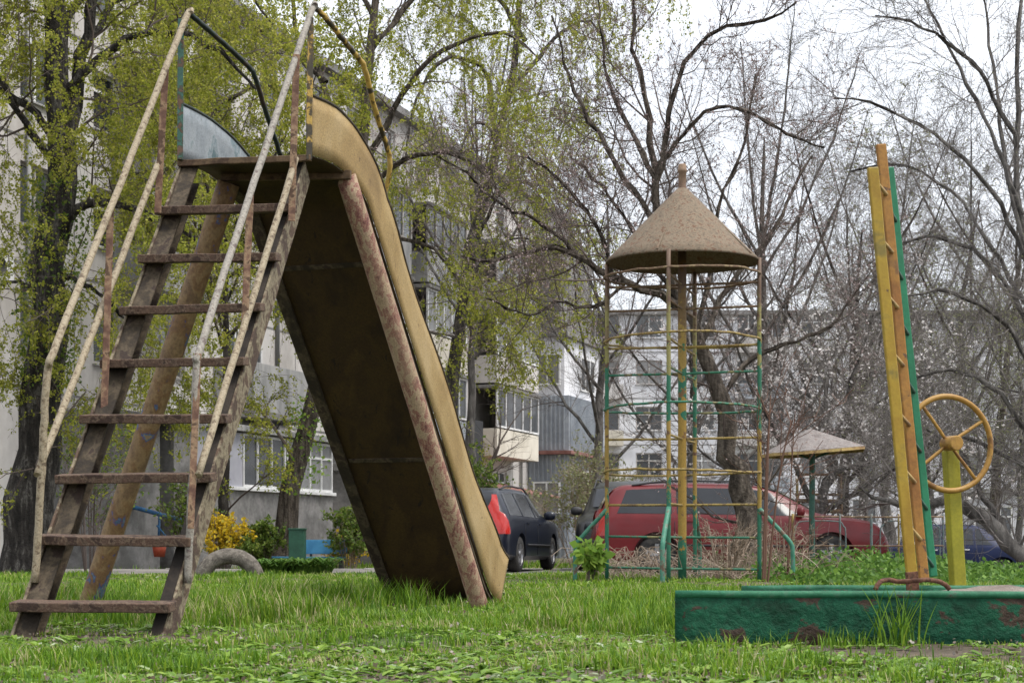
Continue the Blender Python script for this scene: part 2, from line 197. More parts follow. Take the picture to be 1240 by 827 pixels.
# ------------------------------------------------------------------ mesh helpers
class MB:
    def __init__(s): s.v = []; s.f = []; s.sm = []
    def add(s, vs, fs, smooth=False):
        o = len(s.v); s.v += [tuple(v) for v in vs]
        for f in fs: s.f.append(tuple(i + o for i in f)); s.sm.append(smooth)
        return s
    def box(s, lo, hi):
        x0, y0, z0 = lo; x1, y1, z1 = hi
        vs = [(x0,y0,z0),(x1,y0,z0),(x1,y1,z0),(x0,y1,z0),(x0,y0,z1),(x1,y0,z1),(x1,y1,z1),(x0,y1,z1)]
        return s.add(vs, [(0,3,2,1),(4,5,6,7),(0,1,5,4),(1,2,6,5),(2,3,7,6),(3,0,4,7)])
    def obox(s, c, ax, ay, az):
        """box round c with half-axis vectors"""
        c = Vector(c); vs = []
        for k in (-1, 1):
            for i, j in ((-1,-1),(1,-1),(1,1),(-1,1)): vs.append(c + ax*i + ay*j + az*k)
        return s.add(vs, [(0,3,2,1),(4,5,6,7),(0,1,5,4),(1,2,6,5),(2,3,7,6),(3,0,4,7)])
    def bar(s, p0, p1, w, t, wdir=(1,0,0), n=1, wob=0):
        """rectangular bar, w along wdir, t across; n segments with a slight wobble"""
        p0, p1 = Vector(p0), Vector(p1); d = (p1 - p0).normalized(); wv = Vector(wdir); wv = (wv - d * wv.dot(d)).normalized(); tv = d.cross(wv)
        vs = []
        for i in range(n + 1):
            c = p0.lerp(p1, i / n)
            if 0 < i < n: c = c + wv * random.uniform(-wob, wob) + tv * random.uniform(-wob, wob)
            vs += [c - wv*w/2 - tv*t/2, c + wv*w/2 - tv*t/2, c + wv*w/2 + tv*t/2, c - wv*w/2 + tv*t/2]
        fs = [(3,2,1,0), tuple(4*n + k for k in range(4))]
        for i in range(n):
            for k in range(4): fs.append((4*i+k, 4*i+(k+1)%4, 4*i+4+(k+1)%4, 4*i+4+k))
        return s.add(vs, fs)
    def tube(s, pts, r, n=10, smooth=3, wob=0, closed=False):
        pts = [Vector(p) for p in pts]
        if smooth and len(pts) > 2 and not closed: pts = catmull(pts, smooth)
        elif wob and len(pts) == 2: pts = [pts[0].lerp(pts[1], i/8) for i in range(9)]
        K = len(pts); rs = r if isinstance(r, (list, tuple)) else None
        vs = []; prev = None
        for i, p in enumerate(pts):
            if closed: t = (pts[(i+1)%K] - pts[i-1]).normalized()
            else: t = (pts[min(i+1, K-1)] - pts[max(i-1, 0)]).normalized()
            if prev is None:
                ref = Vector((0,0,1)) if abs(t.z) < .9 else Vector((1,0,0)); u = ref.cross(t).normalized()
            else: u = (prev - t * prev.dot(t)).normalized()
            prev = u; v = t.cross(u)
            if wob and 0 < i < K-1: p = p + u * random.uniform(-wob, wob) + v * random.uniform(-wob, wob)
            rr = (rs[0] + (rs[1]-rs[0]) * i/(K-1)) if rs else r
            for k in range(n):
                a = 2*math.pi*k/n; vs.append(p + (u*math.cos(a) + v*math.sin(a)) * rr)
        fs = []
        for i in range(K if closed else K-1):
            j = (i+1) % K
            for k in range(n): fs.append((i*n+k, i*n+(k+1)%n, j*n+(k+1)%n, j*n+k))
        s.add(vs, fs, True)
        if not closed: o = len(s.v) - len(vs); s.f += [tuple(o+k for k in range(n))[::-1], tuple(o+(K-1)*n+k for k in range(n))]; s.sm += [False, False]
        return s
    def lathe(s, prof, c=(0,0,0), n=32, axis='z', jit=0):
        vs = []; c = Vector(c)
        for r, h in prof:
            for k in range(n):
                a = 2*math.pi*k/n; q = r * (1 + random.uniform(-jit, jit))
                p = (q*math.cos(a), q*math.sin(a), h) if axis == 'z' else (q*math.cos(a), h, q*math.sin(a))
                vs.append(c + Vector(p))
        fs = [(i*n+k, i*n+(k+1)%n, (i+1)*n+(k+1)%n, (i+1)*n+k) for i in range(len(prof)-1) for k in range(n)]
        if axis != 'z': fs = [f[::-1] for f in fs]
        return s.add(vs, fs, True)
    def sheet(s, rows, th=0, smooth=True):
        """grid of points rows[i][j]; th > 0 gives it thickness along the normals' mean"""
        m, n = len(rows), len(rows[0]); vs = [Vector(p) for r in rows for p in r]
        fs = [(i*n+j, i*n+j+1, (i+1)*n+j+1, (i+1)*n+j) for i in range(m-1) for j in range(n-1)]
        return s.add(vs, fs, smooth)
    def build(s, name, m, parent=None, bevel=0, solid=0, sharp=None):
        me = bpy.data.meshes.new(name)
        base = parent_base(parent)
        vs = [(v[0]-base.x, v[1]-base.y, v[2]-base.z) for v in s.v] if base else s.v
        me.from_pydata(vs, [], s.f); me.polygons.foreach_set('use_smooth', s.sm); me.update()
        me.materials.append(m)
        o = bpy.data.objects.new(name, me); COL.objects.link(o)
        if parent: o.parent = parent
        if solid:
            md = o.modifiers.new('thickness', 'SOLIDIFY'); md.thickness = solid; md.offset = 0
        if bevel:
            md = o.modifiers.new('edge', 'BEVEL'); md.width = bevel; md.segments = 2; md.limit_method = 'ANGLE'
        return o
def parent_base(o):
    """world position of the thing a part belongs to (part meshes are given in world metres); None when the thing is modelled in its own frame"""
    while o is not None:
        if o.get('_local'): return None
        if o.parent is None: return Vector(o.location)
        o = o.parent
    return None
def catmull(pts, n):
    out = []
    for i in range(len(pts)-1):
        p0 = pts[max(i-1,0)]; p1 = pts[i]; p2 = pts[i+1]; p3 = pts[min(i+2,len(pts)-1)]
        for k in range(n):
            t = k/n
            out.append(.5*((2*p1) + (p2-p0)*t + (2*p0-5*p1+4*p2-p3)*t*t + (3*p1-p0-3*p2+p3)*t**3))
    out.append(pts[-1]); return out
def tag(o, label=None, cat=None, group=None, kind=None):
    if label: o['label'] = label
    if cat: o['category'] = cat
    if group: o['group'] = group
    if kind: o['kind'] = kind
    return o
def thing(name, label, cat, loc, group=None, rz=0, local=False):
    o = bpy.data.objects.new(name, None); COL.objects.link(o); o.empty_display_size = .2
    o.location = loc; o.rotation_euler = (0, 0, rz)
    if local: o['_local'] = 1
    return tag(o, label, cat, group)
def np_obj(name, V, quads, m, parent=None, tris=None, smooth=False):
    me = bpy.data.meshes.new(name); V = np.asarray(V, np.float32).reshape(-1, 3)
    base = parent_base(parent)
    if base: V = V - np.array(base, np.float32)
    quads = np.zeros((0,4), np.int32) if quads is None else np.asarray(quads, np.int32).reshape(-1, 4)
    tris = np.zeros((0,3), np.int32) if tris is None else np.asarray(tris, np.int32).reshape(-1, 3)
    me.vertices.add(len(V)); me.vertices.foreach_set('co', V.ravel())
    nl = quads.size + tris.size; me.loops.add(nl); me.loops.foreach_set('vertex_index', np.concatenate([quads.ravel(), tris.ravel()]))
    nq, ntr = len(quads), len(tris); me.polygons.add(nq + ntr)
    st = np.concatenate([np.arange(nq)*4, nq*4 + np.arange(ntr)*3]).astype(np.int32); me.polygons.foreach_set('loop_start', st)
    me.polygons.foreach_set('use_smooth', np.full(nq+ntr, smooth)); me.update(calc_edges=True); me.validate()
    me.materials.append(m); o = bpy.data.objects.new(name, me); COL.objects.link(o)
    if parent: o.parent = parent
    return o
def copy_thing(o, loc, rz, label, scale=1, parent=None):
    c = o.copy(); COL.objects.link(c)
    if parent: c.parent = parent
    else:
        c.location = loc; c.rotation_euler = (0, 0, rz); c.scale = (scale,)*3; c['label'] = label
    for ch in o.children: copy_thing(ch, None, 0, None, parent=c)
    return c

# batch tubes: P (N,K,3), R (N,K)
def tubes(Pn, Rn, S):
    N, K, _ = Pn.shape; T = np.gradient(Pn, axis=1); T /= np.linalg.norm(T, axis=2, keepdims=True) + 1e-9
    mean = T.mean(1); ref = np.where(np.abs(mean[:, 2:3]) < .8, np.array([[0, 0, 1.]]), np.array([[1., 0, 0]]))[:, None, :]
    U = np.cross(np.broadcast_to(ref, T.shape), T); U /= np.linalg.norm(U, axis=2, keepdims=True) + 1e-9; W = np.cross(T, U)
    a = 2*np.pi*np.arange(S)/S
    V = Pn[:, :, None, :] + Rn[:, :, None, None] * (U[:, :, None, :]*np.cos(a)[None, None, :, None] + W[:, :, None, :]*np.sin(a)[None, None, :, None])
    n, k, s = np.meshgrid(np.arange(N), np.arange(K-1), np.arange(S), indexing='ij')
    i = (n*K + k)*S; q = np.stack([i+s, i+(s+1)%S, i+S+(s+1)%S, i+S+s], -1).reshape(-1, 4)
    return V.reshape(-1, 3), q
def merge(parts):
    Vs, Qs, o = [], [], 0
    for V, q in parts: Vs.append(V); Qs.append(q + o); o += len(V)
    return np.concatenate(Vs), np.concatenate(Qs)
def resample(pts, K):
    pts = catmull([Vector(p) for p in pts], 6) if len(pts) > 2 else [Vector(p) for p in pts]
    a = np.array([tuple(p) for p in pts]); d = np.r_[0, np.cumsum(np.linalg.norm(np.diff(a, axis=0), axis=1))]
    t = np.linspace(0, d[-1], K); return np.stack([np.interp(t, d, a[:, i]) for i in range(3)], 1)
def grow(Pn, Rn, n, length, ang, t0=.2, up=0., jit=.12, K=5, rmul=.55, rmin=.003, rend=.3, tpow=1., lenfall=.5):
    N, KP, _ = Pn.shape; idx = np.repeat(np.arange(N), n); m = len(idx)
    t = t0 + (1-t0)*RNG.random(m)**tpow; ft = t*(KP-1); i0 = np.minimum(ft.astype(int), KP-2); fr = (ft-i0)[:, None]
    pos = Pn[idx, i0]*(1-fr) + Pn[idx, i0+1]*fr; tan = Pn[idx, i0+1]-Pn[idx, i0]; tan /= np.linalg.norm(tan, axis=1, keepdims=True)+1e-9
    rad = Rn[idx, i0]*(1-fr[:, 0]) + Rn[idx, i0+1]*fr[:, 0]
    rnd = RNG.normal(size=(m, 3)); perp = rnd - (rnd*tan).sum(1, keepdims=True)*tan; perp /= np.linalg.norm(perp, axis=1, keepdims=True)+1e-9
    a = np.radians(RNG.uniform(*ang, m))[:, None]; d = np.cos(a)*tan + np.sin(a)*perp
    Ln = length*(1-lenfall*t)*RNG.uniform(.55, 1.3, m); out = np.zeros((m, K, 3)); out[:, 0] = pos
    for k in range(1, K):
        d = d + RNG.normal(size=(m, 3))*jit + np.array([0, 0, up]); d /= np.linalg.norm(d, axis=1, keepdims=True)
        out[:, k] = out[:, k-1] + d*(Ln/(K-1))[:, None]
    r0 = np.maximum(np.minimum(rad*rmul, Ln*.016), rmin); R = r0[:, None]*np.linspace(1, rend, K)[None, :]
    return out, np.maximum(R, rmin*.6)
def leaves(pts, size, var=.4, droop=.0, clump=1):
    """one bent quad leaf at each point; clump > 1 gathers that many in a spray"""
    if clump > 1: pts = np.repeat(pts[::clump], clump, 0)[:len(pts)]+RNG.normal(size=(len(pts), 3))*size*.55
    m = len(pts); s = size*RNG.uniform(1-var, 1+var, m)[:, None]
    d = RNG.normal(size=(m, 3)); d[:, 2] -= droop; d /= np.linalg.norm(d, axis=1, keepdims=True)
    n = RNG.normal(size=(m, 3)); w = np.cross(d, n); w /= np.linalg.norm(w, axis=1, keepdims=True)+1e-9
    V = np.stack([pts, pts + d*s*.5 + w*s*.34, pts + d*s, pts + d*s*.5 - w*s*.34], 1)
    return V.reshape(-1, 3), np.arange(m*4).reshape(-1, 4)
def along(Pn, n, t0=.2):
    N, K, _ = Pn.shape; idx = np.repeat(np.arange(N), n); t = (t0+(1-t0)*RNG.random(len(idx)))*(K-1); i = np.minimum(t.astype(int), K-2); f = (t-i)[:, None]
    return Pn[idx, i]*(1-f) + Pn[idx, i+1]*f

def tree(name, label, cat, limbs, levels, bark, twig, leaf=None, group=None, K=16, sides=9, rough=.0):
    """limbs: list of (points, r0, r1); levels: dicts for grow(); leaf: (material, per twig, size, droop, t0)"""
    base = Vector(limbs[0][0][0]); t = thing(name, label, cat, base, group)
    LP = np.stack([resample(p, K) for p, _, _ in limbs]); LR = np.stack([np.linspace(1, 0, K)**.8*(a-b*.4)+b*.4 for _, a, b in limbs])
    LR[1:] *= .62; LR[0] *= .9
    LR[0] *= 1 + .55*np.exp(-np.arange(K)/1.1)*.8
    LP[:, 1:] += RNG.normal(size=LP[:, 1:].shape)*(LR[:, 1:, None]*.22+.012)
    V, q = tubes(LP, LR, sides*2 if LR.max() > .2 else sides)
    if LR.max() > .12: V = V + RNG.normal(size=V.shape)*.008
    np_obj('trunk', V, q, bark, t, smooth=True)
    parts = []; cur = (LP, LR)
    for i, lv in enumerate(levels):
        lv = dict(lv); S = lv.pop('S', 3); src = lv.pop('src', None)
        if i == 0 and lv.pop('skip_trunk', False): cur = (LP[1:], LR[1:])
        cur = grow(*cur, **lv); parts.append(tubes(*cur, S))
    V, q = merge(parts); np_obj('crown', V, q, twig, t)
    if leaf:
        lf = leaf if isinstance(leaf, list) else [leaf]
        for (lm, n, size, droop, lt0, lname) in lf:
            V, q = leaves(along(cur[0][::4], 6, .2), size, .45, droop, 6) if lname == 'blossom' else leaves(along(cur[0], n, lt0), size, .55, droop, 5 if n > 4 else 1); np_obj(lname, V, q, lm, t)
    return t

# ------------------------------------------------------------------ camera, light, sky
cam = bpy.data.cameras.new('camera'); co = bpy.data.objects.new('camera', cam); COL.objects.link(co); scene.camera = co
co.location = (0, 0, H0); co.rotation_euler = (math.pi/2, 0, 0)
cam.sensor_width = 36; cam.lens = 36*F/1240; cam.shift_y = (CY-413.5)/1240; cam.shift_x = 0; cam.clip_end = 3000; cam.clip_start = .05
cam.dof.use_dof = True; cam.dof.focus_distance = 10.5; cam.dof.aperture_fstop = 14
w = bpy.data.worlds.new('World'); scene.world = w; w.use_nodes = True; nt = w.node_tree; bg = nt.nodes['Background']
SUN_EL, SUN_AZ = math.radians(62), math.radians(112)
sky = nt.nodes.new('ShaderNodeTexSky'); sky.sky_type = 'NISHITA'; sky.sun_disc = False; sky.sun_elevation = SUN_EL; sky.sun_rotation = SUN_AZ; sky.dust_density = 3
mx = nt.nodes.new('ShaderNodeMix'); mx.data_type = 'RGBA'; mx.inputs[0].default_value = .86
tc = nt.nodes.new('ShaderNodeTexCoord'); nz = nt.nodes.new('ShaderNodeTexNoise'); nz.inputs['Scale'].default_value = 2.2; nz.inputs['Detail'].default_value = 5
nt.links.new(tc.outputs['Generated'], nz.inputs['Vector'])
cr = ramp(nt, [(.3, (4.7, 4.9, 5.25)), (.7, (6.3, 6.4, 6.6))]); nt.links.new(nz.outputs['Fac'], cr.inputs[0])
nt.links.new(sky.outputs[0], mx.inputs[6]); nt.links.new(cr.outputs[0], mx.inputs[7]); nt.links.new(mx.outputs[2], bg.inputs[0])
bg.inputs[1].default_value = .1
sl = bpy.data.lights.new('sun', 'SUN'); sl.energy = 1.5; sl.angle = math.radians(28); sl.color = (1, .96, .9)
so = bpy.data.objects.new('sun', sl); COL.objects.link(so)
sd = Vector((math.sin(SUN_AZ)*math.cos(SUN_EL), math.cos(SUN_AZ)*math.cos(SUN_EL), math.sin(SUN_EL)))
so.rotation_euler = sd.to_track_quat('Z', 'Y').to_euler(); so.location = (0, 0, 30)
vs = scene.view_settings; vs.view_transform = 'Standard'; vs.look = 'None'; vs.exposure = 1.4; vs.gamma = 1

# ------------------------------------------------------------------ ground, road, kerb
def axis(parts): return np.unique(np.concatenate([np.arange(*p) for p in parts]))
gx = axis([(-700, -60, 80), (-60, -14, 6), (-14, 16, .4), (16, 60, 6), (60, 701, 80)]); gd = axis([(-60, 2, 10), (2, 46, .4), (46, 100, 6), (100, 1000, 90)])
XX, DD = np.meshgrid(gx, gd); V = np.stack([XX, DD, gz(XX, DD)], -1).reshape(-1, 3)
nx = len(gx); ii, jj = np.meshgrid(np.arange(len(gd)-1), np.arange(nx-1), indexing='ij'); q = np.stack([ii*nx+jj, ii*nx+jj+1, (ii+1)*nx+jj+1, (ii+1)*nx+jj], -1).reshape(-1, 4)
tag(np_obj('ground', V, q, M['soil'], smooth=True), kind='structure')
rx = np.arange(-60, 60.1, .8); rd = np.arange(25.7, 36.6, .4); XX, DD = np.meshgrid(rx, rd)
V = np.stack([XX, DD, gz(XX, DD)+.012], -1).reshape(-1, 3); nx = len(rx); ii, jj = np.meshgrid(np.arange(len(rd)-1), np.arange(nx-1), indexing='ij')
tag(np_obj('road', V, np.stack([ii*nx+jj, ii*nx+jj+1, (ii+1)*nx+jj+1, (ii+1)*nx+jj], -1).reshape(-1, 4), M['asphalt'], smooth=True), kind='structure')
for nm, d in (('kerb', 25.55), ('kerb', 36.7)):
    b = MB()
    for k in range(-30, 30):
        z = gzf(k, d); b.box((k+.006, d-.07, z-.1), (k+.994, d+.07, z+.10+random.uniform(-.012, .012)))
    tag(b.build(nm, M['kerb'], bevel=.012), kind='structure')

# ------------------------------------------------------------------ the slide
sl_ = thing('playground_slide', 'tall rusty metal slide with ladder, cream handrails and ochre chute standing in the grass', 'slide', (-1.3, 9.6, 0))
def lad(t): return Vector((-1.833+.0484*t, 8.0+.2184*t, .136+.2874*t))
W8 = Vector((math.cos(math.radians(7)), -math.sin(math.radians(7)), 0))
LD = (lad(1)-lad(0)).normalized(); LN = W8.cross(LD).normalized()     # ladder normal, up and towards the eye
if LN.y > 0: LN = -LN
for i in range(8):
    b = MB(); c = lad(i); hw = .365+random.uniform(-.008, .008)
    tilt = Vector((0, 0, random.uniform(-.006, .006)))
    b.bar(c-W8*hw-tilt - Vector((0, .05, 0)), c+W8*hw+tilt - Vector((0, .05, 0)), .11, .042, (0, 1, .1), 10, .0016)
    b.build('rung', M['tread'], sl_, bevel=.005)
for s in (-1, 1):
    a = lad(-.55)+W8*s*.335; e = lad(8.05)+W8*s*.335; a.z = -.05
    off = -LN
    b = MB(); b.bar(a+off*.07, e+off*.07, .14, .012, tuple(off), 14, .002); st = b.build('stringer', M['flange'] if s > 0 else M['stringer'], sl_, bevel=.002)
    b = MB(); inn = W8*(-s)
    wf_ = .052 if s > 0 else .085; b.bar(a+inn*(wf_/2+.006)+off*.004, e+inn*(wf_/2+.006)+off*.004, wf_, .012, tuple(W8), 14, .002); b.build('flange', M['channelshade'] if s > 0 else M['stringer'], st, bevel=.002)  # right front flange takes the painted shade of a hollow section
    if s < 0: MB().bar(a-inn*.007-off*.004, e-inn*.007-off*.004, .014, .012, tuple(W8), 14, .002).build('worn_edge', M['flange'], st, bevel=.002)
    b = MB(); b.bar(a+inn*.032+off*.138, e+inn*.032+off*.138, .052, .012, tuple(W8), 14, .002); b.build('flange', M['stringer'], st, bevel=.002)
def pipe(name, m, pts, r, smooth=6, wob=.0022, n=12):
    b = MB(); b.tube([P(*p) for p in pts], r, n, smooth, wob); return b.build(name, m, sl_)
pipe('handrail', M['pipe'], [(231, 17, 9.75), (222, 30, 9.7), (146, 222, 8.95), (70, 412, 8.2), (58, 450, 8.13), (53, 520, 8.12), (49, 600, 8.12), (42, 705, 8.12)], .0175)
pipe('handrail', M['pipe'], [(195, 190, 9.5), (120, 382, 8.8), (45, 575, 8.1)], .0172)
pipe('handrail', M['pipegrey'], [(381, 8, 9.7), (374, 24, 9.65), (308, 220, 8.9), (246, 410, 8.2), (238, 445, 8.12), (236, 520, 8.1), (232, 600, 8.1), (227, 706, 8.1)], .0175)
pipe('handrail', M['pipe'], [(358, 192, 9.45), (299, 384, 8.75), (240, 576, 8.05)], .0172)
pipe('top_rail', M['darkrail'], [(231, 18, 9.76), (238, 24, 9.8), (270, 52, 10.0), (300, 80, 10.2), (308, 92, 10.25), (320, 130, 10.4), (340, 189, 10.65)], .0145)
pipe('top_rail', M['yellowrail'], [(383, 11, 9.72), (390, 17, 9.75), (412, 44, 9.9), (435, 72, 10.1), (442, 84, 10.15), (454, 132, 10.3), (469, 180, 10.5), (472, 205, 10.55), (466, 235, 10.6)], .0155)
def flat(name, m, p0, p1, w, t=.008): return MB().bar(P(*p0), P(*p1), w, t, (1, .25, 0), 8, .0015).build(name, m, sl_, bevel=.002)
flat('guard_post', M['greenpost'], (219, 24, 9.76), (218, 194, 9.74), .030, .03)
flat('guard_post', M['yellowrail'], (376, 22, 9.66), (374, 194, 9.63), .030, .03)
flat('baluster', M['flatbar'], (200, 84, 9.48), (191, 258, 9.44), .036)
flat('baluster', M['flatbar'], (134, 252, 8.85), (126, 505, 8.75), .034)
flat('baluster', M['flatbar'], (359, 66, 9.45), (353, 268, 9.36), .036)
flat('baluster', M['flatbar'], (303, 236, 8.83), (296, 400, 8.74), .034)
flat('baluster', M['flatbar'], (240, 428, 8.12), (231, 640, 8.02), .030)
# chute: left and right edge of the bed, wall height
kk = [1.86, 1.78, 1.68, 1.5, 1.2, .9, .6, .35, .16]
Lb, Rb = Vector((-.851, 12.376, .014)), Vector((-.132, 12.116, .014)); SD = Vector((.366, 1, -1.234))
FL, FR = P(216, 194, 9.78), P(377, 191, 9.64)
Lp = [FL, FL.lerp(Lb-SD*1.99, .55)] + [Lb-SD*k for k in kk]; Rp = [FR, FR.lerp(Rb-SD*1.99, .55)] + [Rb-SD*k for k in kk]
zt = (FL.z+FR.z)/2
for q_ in (Lp, Rp):
    q_[0].z = zt; q_[1].z = zt-.005; q_[2] = q_[2] + Vector((-.02, -.05, .045))
    q_.append(q_[-1] + Vector((.045, .13, -.13))); q_.append(q_[-1] + Vector((.06, .17, -.10)))
Ls, Rs = catmull(Lp, 6), catmull(Rp, 6); NS = len(Ls)
hs = np.interp(np.linspace(0, 1, NS), [0, .12, .2, .3, .45, .7, .82, .92, 1], [.315, .30, .26, .235, .25, .30, .34, .38, .36])
ch = MB(); rows = []
for i in range(NS): rows.append([Ls[i].lerp(Rs[i], j/8) + Vector((random.uniform(-1, 1), 0, random.uniform(-1, 1)))*.0012 for j in range(9)])
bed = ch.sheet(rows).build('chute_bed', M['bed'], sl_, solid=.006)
pl = MB(); pl.bar(FL+Vector((0, -.012, -.012)), FR+Vector((0, -.012, -.012)), .034, .03, (0, 0, 1), 10, .003)
pl.build('platform_edge', M['platform'], sl_, bevel=.004)
def slope_n(i):
    d = (Ls[min(i+1, NS-1)]-Ls[max(i-1, 0)]).normalized(); a = (Rs[i]-Ls[i]).normalized(); n = a.cross(d); return n if n.z > 0 else -n
for i in (26, 45):
    n = slope_n(i); MB().bar(Ls[i].lerp(Rs[i], .12)-n*.006, Ls[i].lerp(Rs[i], .88)-n*.006, .03, .006, tuple((Ls[i+1]-Ls[i]).normalized())).build('sheet_seam', M['stringer'], sl_)
for side, edge, m in ((-1, Ls, M['sideblue']), (1, Rs, M['sideyellow'])):
    rows = []; top = []
    for i in range(NS):
        n = slope_n(i); n = Vector((0, 0, 1)).lerp(n, min(1, i/14)).normalized(); a = (Rs[i]-Ls[i]).normalized()*side
        p = edge[i]+a*(.004 if side > 0 else -.004)+n*.006; rows.append([p + n*hs[i]*j/4 + a*(.010*math.sin(i*.35)*j/4) for j in range(5)]); top.append(rows[-1][-1])
    wl = MB().sheet(rows).build('side_wall', m, sl_, solid=.006)
    MB().tube(top, .0095, 8, 1, .001).build('rolled_edge', M['darkrail'] if side < 0 else M['stringer'], wl)
    lip = MB(); a0 = 8
    for i in range(a0, NS-4, 3):
        j = min(i+3, NS-4)
        if j <= i: break
        n = slope_n(i); c = (Rs[i]-Ls[i]).normalized()*(-side)
        lip.bar(edge[i]+c*.045-n*.02, edge[j]+c*.045-n*.02, .075, .014, tuple(c), 1)
    lip.build('bed_lip', M['stringer'], sl_)
a, e = P(585, 742, 11.1), P(419, 214, 10.05); a.z = -.05
MB().tube([a, a.lerp(e, .5)+Vector((0, 0, .004)), e], .056, 18, 6, .001).build('support_post', M['postred'], sl_)
a, e = P(101, 712, 10.5), P(277, 222, 10.08); a.z = -.05
MB().tube([a, a.lerp(e, .5), e], .062, 18, 6, .001).build('support_post', M['postblue'], sl_)
br = MB(); br.bar(P(268, 214, 10.1), P(425, 212, 9.98), .05, .03, (0, 0, 1)); br.build('cross_brace', M['platform'], sl_, bevel=.003)

# ------------------------------------------------------------------ climbing tower
TX, TD = 1.79, 19.1; R = .81; gt = gzf(TX, TD)
tw = thing('climbing_tower', 'round climbing frame of yellow and green tubes under a rusty cone roof', 'climbing frame', (TX, TD, 0))
def tz(y): return H0+(CY-y)/F*TD
tc_ = Vector((TX, TD, 0)); dirs = [Vector((-.26, -.965, 0)), Vector((-.965, .26, 0)), Vector((.965, -.26, 0)), Vector((.26, .965, 0))]
for d in dirs: MB().tube([tc_+d*R+Vector((0, 0, -.05)), tc_+d*R+Vector((0, 0, 1.7)), tc_+d*R+Vector((0, 0, tz(316)))], .0225, 10, 4, .002).build('pole', M['towerpole'], tw)
MB().tube([tc_+Vector((0, 0, -.05)), tc_+Vector((0, 0, tz(300)))], .045, 14, 1, .001).build('pole', M['towercore'], tw)
for y, m in ((336, 'ringrust'), (413, 'ringyellow'), (495, 'ringgreen'), (572, 'ringyellow')):
    pts = [tc_+Vector((math.cos(a)*(R+.012), math.sin(a)*(R+.012), tz(y)+random.uniform(-.006, .006)+.012*math.sin(a*2+y))) for a in np.linspace(0, 2*math.pi, 48, endpoint=False)]
    MB().tube(pts, .0125, 8, closed=True).build('ring', M[m], tw)
for y, m in ((345, 'ringrust'), (374, 'ringrust'), (420, 'ringyellow'), (452, 'ringgreen'), (531, 'ringyellow'), (611, 'ringyellow'), (650, 'ringgreen'), (688, 'ringgreen')):
    for a, c in ((dirs[0], dirs[3]), (dirs[1], dirs[2])):
        s = random.uniform(-.008, .008)
        MB().tube([tc_+a*R+Vector((0, 0, tz(y)+s)), tc_+Vector((0, 0, tz(y)-.004)), tc_+c*R+Vector((0, 0, tz(y)-s))], .0125, 8, 3, .001).build('spoke', M[m], tw)
for d, r in ((dirs[0], .026), (dirs[1], .023), (dirs[2], .023), (dirs[3], .023)):
    z0 = tz(617); p = [tc_+d*R+Vector((0, 0, z0+.01)), tc_+d*(R+.26)+Vector((0, 0, z0-.27)), tc_+d*(R+.33)+Vector((0, 0, z0-.36)), tc_+d*(R+.345)+Vector((0, 0, z0-.46)), tc_+d*(R+.35)+Vector((0, 0, -.04))]
    MB().tube(p, r, 10, 4, .002).build('foot_brace', M['brace'], tw)
ez, az = tz(318), tz(229); b = MB()
rr = R*.985; prof = [(rr, ez-.006), (rr+.004, ez+.012)] + [(rr*(1-k/8)+.05*(k/8), ez+.012+(az-ez-.012)*k/8) for k in range(1, 9)]
b.lathe(prof, tc_, 64, jit=.004)
roof = b.build('cone_roof', M['cone'], tw, solid=.01)
MB().lathe([(.047, az-.03), (.04, az+.03), (.043, az+.17), (.05, az+.175), (.05, az+.205), (.043, az+.215), (.043, az+.25), (.03, az+.262), (.0, az+.265)], tc_, 16).build('finial', M['finial'], roof)
seam = MB()
for a in (.9, 2.6, 4.3, 5.7):
    seam.bar(tc_+Vector((math.cos(a)*(rr+.006), math.sin(a)*(rr+.006), ez+.03)), tc_+Vector((math.cos(a)*.03, math.sin(a)*.03, az+.004)), .022, .006, (-math.sin(a), math.cos(a), 0))
seam.build('roof_seam', M['cone'], roof)

# ------------------------------------------------------------------ mushroom shelter
sx, sd_ = P(983, 650, 22).x, 22.0; sg = gzf(sx, sd_)
ms = thing('mushroom_shelter', 'small green post shelter with a pale pinkish tin hat roof beside the red car', 'shelter', (sx, sd_, sg))
def mz(y): return H0+(CY-y)/F*sd_
MB().tube([(sx, sd_, sg-.05), (sx+.005, sd_, mz(535))], .036, 12, 1, .002).build('post', M['greenpost'], ms)
b = MB(); n8 = 9; rim = []; ap = Vector((sx-.02, sd_, mz(519)))
for k in range(n8):
    a = 2*math.pi*k/n8+.2; z = mz(546.5)+.035*math.cos(a); rim.append(Vector((sx+.02+.64*math.cos(a), sd_+.64*math.sin(a), z+random.uniform(-.02, .02))))
vs_ = [ap]+rim; b.add(vs_, [(0, k+1, (k+1) % n8+1) for k in range(n8)]); rf = b.build('roof', M['mushroomroof'], ms, solid=.008)
b = MB()
for k in range(n8):
    p0, p1 = rim[k], rim[(k+1) % n8]; b.add([p0*1, p1*1, p1-Vector((0, 0, .035)), p0-Vector((0, 0, .035))], [(0, 1, 2, 3)])
b.build('rim', M['mushroomrim'], rf, solid=.006)
for k in range(0, n8, 3):
    MB().bar(Vector((sx, sd_, mz(556))), ap.lerp(rim[k], .7)-Vector((0, 0, .02)), .02, .02).build('roof_strut', M['greenpost'], ms)

